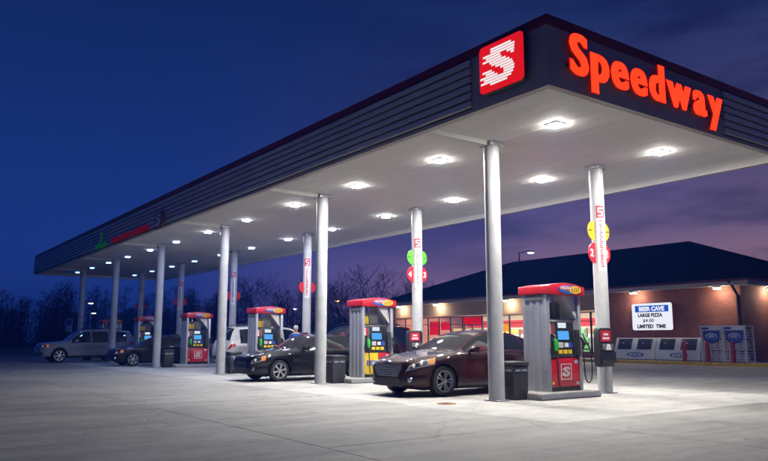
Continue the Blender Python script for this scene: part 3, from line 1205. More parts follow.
# interior
sp_(MB().box(WX + .3, WX + 8.0, YR + .31, YL - .31, .10, .16), 'interior_floor', M['interior_floor'])
sp_(MB().box(WX + 8.0, WX + 8.1, YR + .31, YL - .31, .16, 3.2), 'interior_wall', M['interior_wall'])
sp_(MB().box(WX + .3, WX + 8.0, YR + .31, YL - .31, 3.2, 3.26), 'interior_ceiling', M['interior_wall'])
rg = random.Random(11)
for r in range(2):
    for k in range(9):
        y = 27 + k * 2.2
        sp_(MB().box(WX + 1.6 + r * 3, WX + 2.0 + r * 3, y, y + 1.2, 3.17, 3.197), 'interior_lamp', M['interior_light'])
sp_(MB().box(WX + 7.9, WX + 7.99, 26, 46.5, 2.2, 2.75), 'wall_stripe', M['interior_red'])
for k in range(12):
    y = 26.8 + k * 1.62
    s = sp_(MB().box(WX + 7.3, WX + 7.85, y, y + 1.45, .17, 2.05), 'cooler_unit', M['shelf_metal'])
    for r in range(5):
        sp_(MB().box(WX + 7.22, WX + 7.298, y + .06, y + 1.39, .3 + r * .35, .55 + r * .35), 'goods', M['goods%d' % rg.randrange(6)], s)
for k in range(8):
    y = 27.2 + k * 2.35
    s = sp_(MB().box(WX + 2.9, WX + 3.3, y, y + 1.7, .17, 1.35), 'gondola', M['shelf_metal'])
    for r in range(3):
        for q in range(4):
            sp_(MB().box(WX + 2.72, WX + 2.898, y + .03 + .42 * q, y + .40 + .42 * q, .3 + r * .36, .52 + r * .36 + rg.random() * .06), 'goods', M['goods%d' % rg.randrange(6)], s)
# red window posters and hanging banners
for (a, b, z0, z1, m) in ((41.1, 42.2, 1.55, 2.55, 'film_red'), (39.9, 40.9, 1.9, 2.5, 'film_red'), (38.6, 39.5, 1.35, 2.0, 'film_cream'), (35.3, 36.2, 1.0, 1.5, 'film_cream'), (33.9, 34.9, 1.75, 2.3, 'film_yellow'), (31.1, 32.2, 1.75, 2.35, 'film_yellow'), (29.8, 30.8, 1.6, 2.2, 'film_red'), (26.5, 26.95, .8, 2.3, 'frame_dark'), (43.9, 44.8, 1.3, 2.1, 'film_yellow'), (45.2, 46.0, 1.2, 1.9, 'film_cream')):
    sp_(MB().box(WX + .16, WX + .17, a, b, z0, z1), 'window_poster', M[m])
# roof: hips all round, shingle courses, fascia, red gutter, soffit
EX, EY0, EY1, EXB = 34.0, 17.3, 47.8, WX + DEPTH + .8
EZ = 3.98
RX = (EX + EXB) / 2
run = RX - EX
RZ = 7.33
ry0, ry1 = EY0 + run * .95, EY1 - run * .95
A, B, C, D = (EX, EY0), (EXB, EY0), (EXB, EY1), (EX, EY1)
rf = MB()
top = EZ + .16
rf.add([(*A, top), (*B, top), (*C, top), (*D, top), (RX, ry0, RZ), (RX, ry1, RZ)], [(0, 1, 4), (1, 2, 5, 4), (2, 3, 5), (3, 0, 4, 5), (3, 2, 1, 0)])
roof = sp_(rf, 'roof', M['shingle'])
for (p, q) in (((EX, EY0, top), (RX, ry0, RZ)), ((EX, EY1, top), (RX, ry1, RZ)), ((RX, ry0, RZ), (RX, ry1, RZ)), ((EXB, EY0, top), (RX, ry0, RZ)), ((EXB, EY1, top), (RX, ry1, RZ))):
    sp_(MB().tube([p, q], .06, 6), 'ridge_cap', M['shingle'], roof)
sp_(MB().box(EX + .03, EXB - .03, EY0 + .03, EY1 - .03, EZ - .12, EZ - .08), 'soffit', M['soffit'])
for mbx, nm, m in ((MB().box(EX, EX + .028, EY0, EY1, EZ - .14, EZ + .155), 'eave_board', 'soffit'),
                   (MB().box(EX + .03, EXB, EY0, EY0 + .028, EZ - .14, EZ + .155), 'eave_board', 'soffit'),
                   (MB().box(EX - .10, EX - .002, EY0 - .1, EY1 + .1, EZ + .06, EZ + .17), 'gutter', 'gutter_red'),
                   (MB().box(EX, EXB, EY0 - .10, EY0 - .002, EZ + .06, EZ + .17), 'gutter', 'gutter_red')):
    sp_(mbx, nm, M[m], roof)
sp_(MB().tube([(EX - .03, YR + .1, EZ + .05), (EX + .3, YR + .1, EZ - .2), (WX - .08, YR + .12, EZ - .6), (WX - .08, YR + .12, .16)], .075, 8), 'downspout', M['downspout'], smooth=50)
sp_(MB().tube([(WX + 3.2, EY0 + .0, EZ), (WX + 3.2, YR - .08, EZ - .5), (WX + 3.2, YR - .08, .16)], .06, 8), 'downspout', M['downspout'], smooth=50)

# eave lamps
ey = [(45.2, 'by the far end of the shop windows'), (40.7, 'over the red posters'), (33.5, 'over the right hand shop windows'), (23.8, 'above the lit beer sign'), (19.0, 'above the propane cages')]
lsrc = None
for y, d in ey:
    if lsrc is None:
        t = thing('wall_lamp', 'x', 'wall lamp', group='lamps under the store eaves')
        MB().box(-.14, .10, -.17, .17, 0.01, .10).build('housing', M['plastic_gray'], t, bevel=.01)
        MB().prism([(-.13, .009), (.09, .009), (.06, -.05), (-.10, -.05)], -.15, .15, 'y').build('lens', M['eave_lens'], t)
        lsrc = t
    else:
        t = copy_tree(lsrc)
    t.location = (34.32, y, EZ - .12 - .105)
    t['label'] = 'small glowing lamp under the store eave ' + d
# lamp round the corner on the side wall
t = copy_tree(lsrc)
t.location = (37.2, 17.75, EZ - .225)
t['label'] = 'small glowing lamp under the eave of the store side wall'

# lit sign on the brick wall
t = thing('wall_sign', 'lit white sign reading BEER CAVE on the brick wall', 'sign', (WX, 22.95, 2.45))
w, h = 2.5, 1.5
MB().prism(rrect(0, 0, w, h, .12), -.17, -.002, 'x').build('sign_case', M['gutter_red'], t)
MB().prism(rrect(0, 0, w - .05, h - .05, .11), -.185, -.172, 'x').build('sign_face', M['sign_lit'], t)
MB().box(-.187, -.1855, -1.02, 1.02, .25, .60).build('blue_band', M['sign_blue'], t)
put_text('BEER CAVE', (-.189, 0, .425), (0, -1, 0), M['sign_lit'], t, .3, w=1.55, h=.25, extrude=.001, offset=.016)
put_text('LARGE PIZZA', (-.188, .1, .08), (0, -1, 0), M['letter_black'], t, .3, w=1.5, h=.21, extrude=.001, offset=.016)
put_text('$4.00', (-.188, .22, -.22), (0, -1, 0), M['letter_black'], t, .3, w=.68, h=.21, extrude=.001, offset=.006)
put_text('LIMITED  TIME', (-.188, .05, -.52), (0, -1, 0), M['letter_black'], t, .3, w=1.75, h=.21, extrude=.001, offset=.016)

# ice chests
for y0, y1, lb in ((22.35, 24.85, 'farther from the propane cages'), (19.80, 22.30, 'next to the propane cages')):
    yc, hw = (y0 + y1) / 2, (y1 - y0) / 2
    t = thing('ice_chest', 'low white slant front ice chest under the beer sign, ' + lb, 'ice chest', (33.75, yc, .15), group='ice chests along the brick wall')
    prof = [(0, .03), (0, .42), (.30, 1.16), (.95, 1.16), (.95, .03)]
    MB().prism(prof, -hw, hw, 'y').build('cabinet', M['ice_white'], t, bevel=.025)
    MB().box(.04, .9, -hw + .05, hw - .05, 0, .028).build('plinth', M['plastic_black'], t)
    nx, nz = -.927, .376      # outward normal of the slanted front
    for s in (-1, 1):
        ya, yb = sorted((s * .18, s * (hw - .22)))
        vs = []
        for (k0, o) in ((.16, .004), (.92, .004)):
            px, pz = .30 * k0, .42 + .74 * k0
            vs += [(px + nx * o, ya, pz + nz * o), (px + nx * o, yb, pz + nz * o)]
        vs2 = [(p[0] + nx * .03, p[1], p[2] + nz * .03) for p in vs]
        d = MB().add(vs + vs2, [(0, 1, 3, 2), (4, 5, 7, 6), (0, 1, 5, 4), (1, 3, 7, 5), (3, 2, 6, 7), (2, 0, 4, 6)]).build('door', M['ice_door'], t, bevel=.006)
        pc = (.30 * .5 + nx * .04, (ya + yb) / 2 + .1, .42 + .74 * .6 + nz * .04)
        MB().box(pc[0] - .012, pc[0], pc[1] - .06, pc[1] + .02, pc[2] - .02, pc[2] + .03).build('door_label', M['letter_white'], d)
        MB().tube([(.15 + nx * .06, ya + .05, .8), (.22 + nx * .06, ya + .05, .95)], .012, 6).build('handle', M['chrome'], d)
    MB().prism(ellipse(-.1, .27, .52, .12), -.014, -.002, 'x').build('logo_oval', M['ice_blue'], t)
    MB().prism(ellipse(-.1, .27, .40, .075), -.018, -.0145, 'x').build('logo_center', M['letter_white'], t)
    put_text('ice', (-.02, -.1, .27), (0, -1, 0), M['ice_blue'], t, .1, w=.42, h=.10, extrude=.001, offset=.004)

# propane cages
src = None
for yc, lb in ((19.12, 'beside the ice chest'), (17.98, 'at the store corner by the downspout')):
    if src is None:
        t = thing('propane_cage', 'x', 'propane cage', group='propane cages at the store corner')
        hw, dp, hh = .53, .72, 1.72
        fr = MB()
        for (xx, yy) in ((0, -hw), (0, hw), (dp, -hw), (dp, hw)):
            fr.box(xx - .025, xx + .025, yy - .025, yy + .025, 0, hh)
        for zz in (.06, .60, 1.14, hh - .025):
            fr.box(.026, dp - .026, -hw - .02, -hw + .02, zz - .02, zz + .02).box(.026, dp - .026, hw - .02, hw + .02, zz - .02, zz + .02)
            fr.box(-.02, .02, -hw + .026, hw - .026, zz - .02, zz + .02).box(dp - .02, dp + .02, -hw + .026, hw - .026, zz - .02, zz + .02)
        fr.build('frame', M['white_paint'], t)
        for zz in (.04, .58, 1.12):
            MB().box(.03, dp - .03, -hw + .03, hw - .03, zz - .015, zz + .01).build('shelf', M['gray_metal'], t)
        MB().box(.0, dp, -hw, hw, hh + .001, hh + .02).build('top_panel', M['white_paint'], t)
        for zz in (.22, .34, .46, .74, .86, .98, 1.26, 1.38, 1.5):
            MB().box(-.012, .0, -hw + .03, hw - .03, zz - .016, zz + .016).build('slat', M['white_paint'], t)
            MB().box(.03, dp - .03, -hw - .012, -hw, zz - .016, zz + .016).build('slat', M['white_paint'], t)
        for k in range(8):
            yy = -hw + .12 + k * .116
            MB().box(-.024, -.0125, yy - .012, yy + .012, .06, hh - .05).build('bar', M['white_paint'], t)
        tank = None
        for zz in (.05, .59, 1.13):
            for yy in (-.34, 0, .34):
                if tank is None:
                    tank = MB().lathe([(.09, 0), (.10, .02), (.15, .05), (.155, .25), (.13, .33), (.06, .37), (.09, .375), (.09, .45), (.075, .45)], 16).mesh('propane_tank', M['ice_white'], smooth=40)
                o = link('tank', tank, t)
                o.location = (.32, yy, zz + .012)
        MB().box(-.028, -.0245, -hw + .01, hw - .01, 1.53, 1.70).build('header_sign', M['white_paint'], t)
        MB().box(-.030, -.0285, .12, hw - .04, 1.56, 1.67).build('header_patch', M['letter_blue'], t)
        MB().prism([(-.42, 1.50), (.42, 1.50), (.42, 1.12), (.30, .95), (.0, .86), (-.30, .95), (-.42, 1.12)], -.032, -.0245, 'x').build('sign_board', M['blue_vinyl'], t)
        MB().prism(ellipse(.0, 1.22, .30, .16), -.036, -.0325, 'x').build('sign_oval', M['letter_white'], t)
        MB().prism(ellipse(.0, 1.20, .27, .135), -.039, -.0365, 'x').build('sign_field', M['ice_blue'], t)
        for k, ww in enumerate((.26, .34)):
            MB().box(-.041, -.0395, -ww / 2, ww / 2, 1.24 - .07 * k, 1.28 - .07 * k).build('sign_line', M['letter_white'], t)
        src = t
    else:
        t = copy_tree(src)
    t.location = (33.72, yc, .15)
    t['label'] = 'white propane exchange cage with blue board ' + lb

# red bollards
bsrc = None
for y, lb in ((20.2, 'in front of the ice chests'), (19.0, 'in front of the first propane cage'), (17.75, 'in front of the cage at the store corner')):
    if bsrc is None:
        t = thing('bollard', 'x', 'bollard', group='bollards along the kerb')
        MB().lathe([(.10, 0), (.10, .92), (.085, .96), (.05, .985), (.01, .99)], 20).build('post', M['bollard_red'], t, smooth=50)
        MB().lathe([(.14, 0), (.14, .015), (.105, .02)], 20).build('collar', M['bollard_red'], t, smooth=40)
        bsrc = t
    else:
        t = copy_tree(bsrc)
    t.location = (33.05, y, .15)
    t['label'] = 'red steel bollard ' + lb

# ------------------------------------------------------------------ cars


def smooth_fn(keys):
    """monotone cubic through (s, value) keys"""
    xs = np.array([k[0] for k in keys], float)
    ys = np.array([k[1] for k in keys], float)
    h = np.diff(xs)
    d = np.diff(ys) / h
    m = np.zeros(len(xs))
    m[0], m[-1] = d[0], d[-1]
    for i in range(1, len(xs) - 1):
        if d[i - 1] * d[i] > 0:
            w1, w2 = 2 * h[i] + h[i - 1], h[i] + 2 * h[i - 1]
            m[i] = (w1 + w2) / (w1 / d[i - 1] + w2 / d[i])

    def f(s):
        s = min(max(s, xs[0]), xs[-1])
        i = min(max(int(np.searchsorted(xs, s)) - 1, 0), len(xs) - 2)
        t = (s - xs[i]) / h[i]
        return float((2 * t ** 3 - 3 * t ** 2 + 1) * ys[i] + (t ** 3 - 2 * t ** 2 + t) * h[i] * m[i] + (-2 * t ** 3 + 3 * t ** 2) * ys[i + 1] + (t ** 3 - t ** 2) * h[i] * m[i + 1])
    return f


SEDAN = dict(L=4.87, wheels=(.88, 3.73), wr=.335, ww=.23, track=.80,
             top=[(0, .70), (.05, .765), (.15, .81), (.5, .885), (1.0, .955), (1.28, 1.0), (1.6, 1.17), (2.0, 1.365), (2.3, 1.445), (2.65, 1.47), (3.1, 1.445), (3.55, 1.35), (4.0, 1.20), (4.3, 1.115), (4.7, 1.09), (4.82, 1.05), (4.87, .96)],
             sh=[(0, .60), (.1, .68), (.35, .77), (.8, .85), (1.3, .90), (2.2, .935), (3.2, .97), (4.2, 1.01), (4.7, 1.0), (4.87, .90)],
             hw=[(0, .52), (.03, .625), (.10, .73), (.28, .84), (.6, .90), (1.2, .92), (3.2, .925), (4.1, .905), (4.5, .86), (4.75, .77), (4.87, .66)],
             cw=[(0, .42), (.1, .58), (.4, .70), (1.0, .77), (1.28, .76), (1.6, .70), (2.0, .615), (2.5, .585), (3.2, .585), (3.7, .62), (4.1, .68), (4.3, .72), (4.7, .66), (4.87, .5)],
             bot=[(0, .26), (.15, .20), (.7, .17), (4.2, .17), (4.7, .24), (4.87, .36)],
             ws=(1.30, 2.02), rg=(3.42, 4.16), glass=[(1.50, 2.55), (2.63, 3.40), (3.44, 3.80)],
             doors=(1.32, 2.59, 3.62), handles=(2.40, 3.42))
OLDSEDAN = dict(SEDAN, L=4.8, wheels=(.86, 3.56), wr=.315,
                top=[(0, .66), (.05, .73), (.15, .78), (.5, .86), (1.0, .93), (1.30, .97), (1.6, 1.13), (2.0, 1.33), (2.3, 1.40), (2.65, 1.425), (3.1, 1.405), (3.45, 1.33), (3.8, 1.17), (4.05, 1.06), (4.5, 1.04), (4.72, 1.0), (4.8, .9)],
                sh=[(0, .56), (.1, .64), (.35, .73), (.8, .81), (1.3, .87), (2.2, .90), (3.2, .92), (4.2, .93), (4.6, .92), (4.8, .82)],
                hw=[(0, .52), (.03, .625), (.10, .72), (.28, .81), (.6, .865), (1.2, .885), (3.2, .885), (4.1, .87), (4.5, .83), (4.7, .76), (4.8, .66)],
                cw=[(0, .42), (.1, .58), (.4, .68), (1.0, .74), (1.28, .73), (1.6, .68), (2.0, .60), (2.5, .57), (3.2, .57), (3.6, .61), (4.0, .68), (4.3, .70), (4.6, .64), (4.8, .5)],
                bot=[(0, .26), (.15, .20), (.7, .17), (4.2, .17), (4.6, .24), (4.8, .36)],
                rg=(3.34, 4.0), glass=[(1.50, 2.50), (2.58, 3.28), (3.32, 3.60)], doors=(1.32, 2.54, 3.5), handles=(2.36, 3.34))
SUVP = dict(L=4.95, wheels=(.95, 3.85), wr=.37, ww=.25, track=.80,
            top=[(0, .86), (.04, .98), (.15, 1.04), (.6, 1.09), (1.1, 1.13), (1.35, 1.17), (1.6, 1.36), (1.95, 1.64), (2.2, 1.74), (2.7, 1.785), (3.6, 1.78), (4.4, 1.745), (4.65, 1.70), (4.78, 1.45), (4.9, 1.10), (4.95, .95)],
            sh=[(0, .76), (.1, .88), (.4, .95), (1.3, 1.02), (2.5, 1.04), (4.2, 1.06), (4.8, 1.05), (4.95, .85)],
            hw=[(0, .66), (.03, .75), (.12, .83), (.3, .885), (.7, .92), (1.5, .93), (4.2, .93), (4.7, .90), (4.88, .84), (4.95, .78)],
            cw=[(0, .5), (.1, .66), (.5, .76), (1.1, .80), (1.4, .78), (1.7, .73), (2.2, .67), (3.0, .66), (4.4, .66), (4.7, .68), (4.85, .74), (4.95, .7)],
            bot=[(0, .38), (.15, .32), (.7, .28), (4.2, .28), (4.75, .34), (4.95, .45)],
            ws=(1.38, 2.06), rg=(4.64, 4.86), glass=[(1.56, 2.50), (2.58, 3.45), (3.53, 4.45)],
            doors=(1.45, 2.54, 3.6), handles=(2.36, 3.42))


class CarShape:
    def __init__(s, P):
        s.P = P
        s.top, s.sh, s.hw, s.cw, s.bot = [smooth_fn(P[k]) for k in ('top', 'sh', 'hw', 'cw', 'bot')]

    def ring(s, t):
        """half section from the underside centre (0) to the roof centre (16)"""
        w, zs, zt, wc, zb = s.hw(t), s.sh(t), s.top(t), s.cw(t), s.bot(t)
        zs = min(zs, zt - .02)
        rise = zt - zs
        crown = min(.06, rise * .35)
        zc = zt - crown
        wc = min(wc, w - .06)
        H = zs - zb
        pts = [(0, zb), (w * .55, zb), (w * .86, zb + .005), (w * .955, zb + .06), (w * .992, zb + H * .24), (w * .972, zb + H * .44), (w * .982, zb + H * .68), (w * 1.0, zb + H * .87), (w * .962, zs)]
        bx, bz = w * .965 - .028, zs + min(.022, rise * .2)
        pts.append((bx, bz))
        for k in (.33, .66, .90):
            bul = .018 * math.sin(math.pi * k)
            pts.append((bx + (wc - bx) * k + bul, bz + (zc - bz) * k))
        pts.append((wc, zc + crown * .25))
        for k in (.78, .5, .25):
            pts.append((wc * k, zc + crown * (1 - k * k * .75)))
        pts.append((0, zt))
        return pts

    def at(s, t, r, side=1, off=0):
        def P(t, r):
            pts = s.ring(t)
            i = min(int(r), len(pts) - 2)
            a = r - i
            return Vector((t, pts[i][0] * (1 - a) + pts[i + 1][0] * a, pts[i][1] * (1 - a) + pts[i + 1][1] * a))
        p = P(t, r)
        if off:
            du = P(min(t + .02, s.P['L']), r) - P(max(t - .02, 0), r)
            dr = P(t, min(r + .15, 16.9)) - P(t, max(r - .15, 0))
            n = du.cross(dr)
            if n.length > 1e-9:
                n.normalize()
                if n.y < -.01 or (abs(n.y) <= .01 and n.z < 0): n = -n
                p = p + n * off
        return Vector((p.x, p.y * side, p.z))

    def patch(s, mb, t0, t1, r0, r1, side, off, nt_=6, nr_=4, skew=0):
        """a patch of the body surface lifted by off, closed to the body"""
        g = []
        for lift in (off, -.004):
            for i in range(nt_ + 1):
                for j in range(nr_ + 1):
                    b = j / nr_
                    t = t0 + (t1 - t0) * i / nt_ + skew * b
                    g.append(s.at(max(0, min(s.P['L'], t)), r0 + (r1 - r0) * b, side, lift))
        K = nr_ + 1
        T = (nt_ + 1) * K
        fs = []
        for i in range(nt_):
            for j in range(nr_):
                a = i * K + j
                fs.append((a, a + 1, a + K + 1, a + K))
        bd = [i * K for i in range(nt_ + 1)] + [nt_ * K + j for j in range(1, K)] + [i * K + nr_ for i in range(nt_ - 1, -1, -1)] + [j for j in range(nr_ - 1, 0, -1)]
        for q in range(len(bd)):
            a, b = bd[q], bd[(q + 1) % len(bd)]
            fs.append((a, b, b + T, a + T))
        mb.add(g, fs)
        return mb


def evaluated(o):
    dg = bpy.context.evaluated_depsgraph_get()
    return bpy.data.meshes.new_from_object(o.evaluated_get(dg))


BODY_CACHE = {}


def car_bodies(P, key):
    """body and panes as separate meshes, wheel arches cut out"""
    if key in BODY_CACHE: return BODY_CACHE[key]
    cs = CarShape(P)
    Lc = P['L']
    ts = set([0, .012, .03, .06, .10, .16, .24, Lc, Lc - .015, Lc - .04, Lc - .08, Lc - .14])
    t = .32
    while t < Lc - .2:
        ts.add(round(t, 3))
        t += .085
    for a, b in P['glass'] + [P['ws'], P['rg']]:
        for q in (a, b):
            ts = {x for x in ts if abs(x - q) > .03 or x in (0, Lc)}
    for a, b in P['glass'] + [P['ws'], P['rg']]:
        ts |= {a, b}
    ts = sorted(ts)
    nr_ = 17
    vs, rings = [], []
    for t in ts:
        pts = cs.ring(t)
        ids = []
        n = len(pts)
        loop = [(p[0], p[1]) for p in pts] + [(-p[0], p[1]) for p in pts[-2:0:-1]]
        o = len(vs)
        vs += [(t, p[0], p[1]) for p in loop]
        rings.append((o, len(loop)))
    fs, mi = [], []

    def region(tm, j, nl):
        if j >= 17: j2 = nl - 1 - j
        else: j2 = j
        # j2 = half ring segment index
        if 9 <= j2 <= 11:
            for a, b in P['glass']:
                if a <= tm <= b: return 1
        if 13 <= j2 <= 17:
            if P['ws'][0] <= tm <= P['ws'][1]: return 2
            if P['rg'][0] <= tm <= P['rg'][1]: return 3
        return 0
    nl = rings[0][1]
    for i in range(len(ts) - 1):
        a, b = rings[i][0], rings[i + 1][0]
        for j in range(nl):
            fs.append((a + j, a + (j + 1) % nl, b + (j + 1) % nl, b + j))
            mi.append(region((ts[i] + ts[i + 1]) / 2, j, nl))
    fs.append(tuple(range(nl - 1, -1, -1)))
    mi.append(0)
    fs.append(tuple(rings[-1][0] + j for j in range(nl)))
    mi.append(0)
    me = bpy.data.meshes.new('body_raw')
    me.from_pydata(vs, [], fs)
    for m in ('paint_black', 'car_glass', 'car_glass', 'car_glass', 'arch_dark'): me.materials.append(M[m])
    me.polygons.foreach_set('material_index', mi)
    bm = bmesh.new()
    bm.from_mesh(me)
    bmesh.ops.recalc_face_normals(bm, faces=bm.faces)
    bm.to_mesh(me)
    bm.free()
    o = bpy.data.objects.new('body_raw', me)
    COL.objects.link(o)
    cutters = []
    for wx in P['wheels']:
        for s in (-1, 1):
            mb = MB().lathe([(P['wr'] + .055, .50), (P['wr'] + .055, 1.3)], 40, 'y', (0, 0, 0))
            mb.v = [(p[0] + wx, p[1] * s, p[2] + P['wr']) for p in mb.v]
            cm = mb.mesh('cut', [M['arch_dark']] * 5)
            cm.polygons.foreach_set('material_index', [4] * len(cm.polygons))
            c = bpy.data.objects.new('cut', cm)
            COL.objects.link(c)
            cutters.append(c)
            md = o.modifiers.new('b', 'BOOLEAN')
            md.operation = 'DIFFERENCE'
            md.solver = 'EXACT'
            md.object = c
    res = evaluated(o)
    bpy.data.objects.remove(o)
    for c in cutters: bpy.data.objects.remove(c)
    # split by material
    out = {}
    bm = bmesh.new()
    bm.from_mesh(res)
    for idx, nm in ((0, 'body'), (1, 'side_glass'), (2, 'windshield'), (3, 'rear_window')):
        b2 = bm.copy()
        keep = (0, 4) if idx == 0 else (idx,)
        bmesh.ops.delete(b2, geom=[f for f in b2.faces if f.material_index not in keep], context='FACES')
        groups = []
        if idx == 1:
            seen = set()
            for f0 in b2.faces:
                if f0 in seen: continue
                st, grp = [f0], []
                seen.add(f0)
                while st:
                    f = st.pop()
                    grp.append(f)
                    for e in f.edges:
                        for g2 in e.link_faces:
                            if g2 not in seen:
                                seen.add(g2)
                                st.append(g2)
                groups.append([[tuple(v.co) for v in f.verts] for f in grp])
            lst = []
            for grp in groups:
                mb = MB()
                idx_ = {}
                for f in grp:
                    ids = []
                    for p in f:
                        kx = tuple(round(c, 5) for c in p)
                        if kx not in idx_:
                            idx_[kx] = len(mb.v)
                            mb.v.append(p)
                        ids.append(idx_[kx])
                    mb.f.append(tuple(ids))
                    mb.m.append(0)
                m1 = mb.mesh('side_window', M['car_glass'], smooth=50)
                lst.append(m1)
            out[nm] = lst
        else:
            m1 = bpy.data.meshes.new(nm)
            b2.to_mesh(m1)
            for q in ('paint_black', 'car_glass', 'car_glass', 'car_glass', 'arch_dark'): m1.materials.append(M[q])
            m1.polygons.foreach_set('use_smooth', [True] * len(m1.polygons))
            m1.set_sharp_from_angle(angle=R(38))
            out[nm] = m1
        b2.free()
    bm.free()
    BODY_CACHE[key] = (cs, out)
    return BODY_CACHE[key]


def wheel_meshes(r, w, spokes=5, twin=True):
    ty = MB().lathe([(r * .66, -w / 2 + .01), (r * .74, -w / 2), (r * .93, -w / 2 + .005), (r * .985, -w / 2 + .03), (r, -w / 2 + .06), (r, w / 2 - .06), (r * .985, w / 2 - .03), (r * .93, w / 2 - .005), (r * .74, w / 2), (r * .66, w / 2 - .01), (r * .62, 0)], 36, 'y', closed=True).mesh('wheel', M['tyre'], smooth=40)
    rm = MB()
    rm.lathe([(r * .70, -w / 2 + .004), (r * .70, -w / 2 - .004), (r * .66, -w / 2 - .002), (r * .63, -w / 2 + .03), (r * .63, w / 2 - .02), (r * .70, w / 2)], 36, 'y', closed=True)
    for k in range(spokes):
        for da in ((-.16, .16) if twin else (0,)):
            a = 2 * math.pi * k / spokes + math.pi / 2
            ha = .055 if twin else .13
            def pt(rr, ang, y): return (rr * math.cos(ang), y, rr * math.sin(ang))
            vs = []
            for y in (-w / 2 + .012, -w / 2 + .05):
                vs += [pt(r * .14, a + da * 1.2 - ha * 2.2, y - .008), pt(r * .14, a + da * 1.2 + ha * 2.2, y - .008), pt(r * .655, a + da * 1.25 + ha, y), pt(r * .655, a + da * 1.25 - ha, y)]
            rm.add(vs, [(0, 1, 2, 3), (4, 7, 6, 5), (0, 4, 5, 1), (1, 5, 6, 2), (2, 6, 7, 3), (3, 7, 4, 0)])
    rm.lathe([(.01, -w / 2 - .006), (r * .15, -w / 2 - .004), (r * .19, -w / 2 + .05)], 20, 'y')
    rim = rm.mesh('rim', M['rim_alloy'], smooth=35)
    disc = MB().lathe([(.02, -w / 2 + .07), (r * .62, -w / 2 + .07), (r * .62, -w / 2 + .09)], 24, 'y').mesh('brake_disc', M['arch_dark'])
    return ty, rim, disc


WH = {}


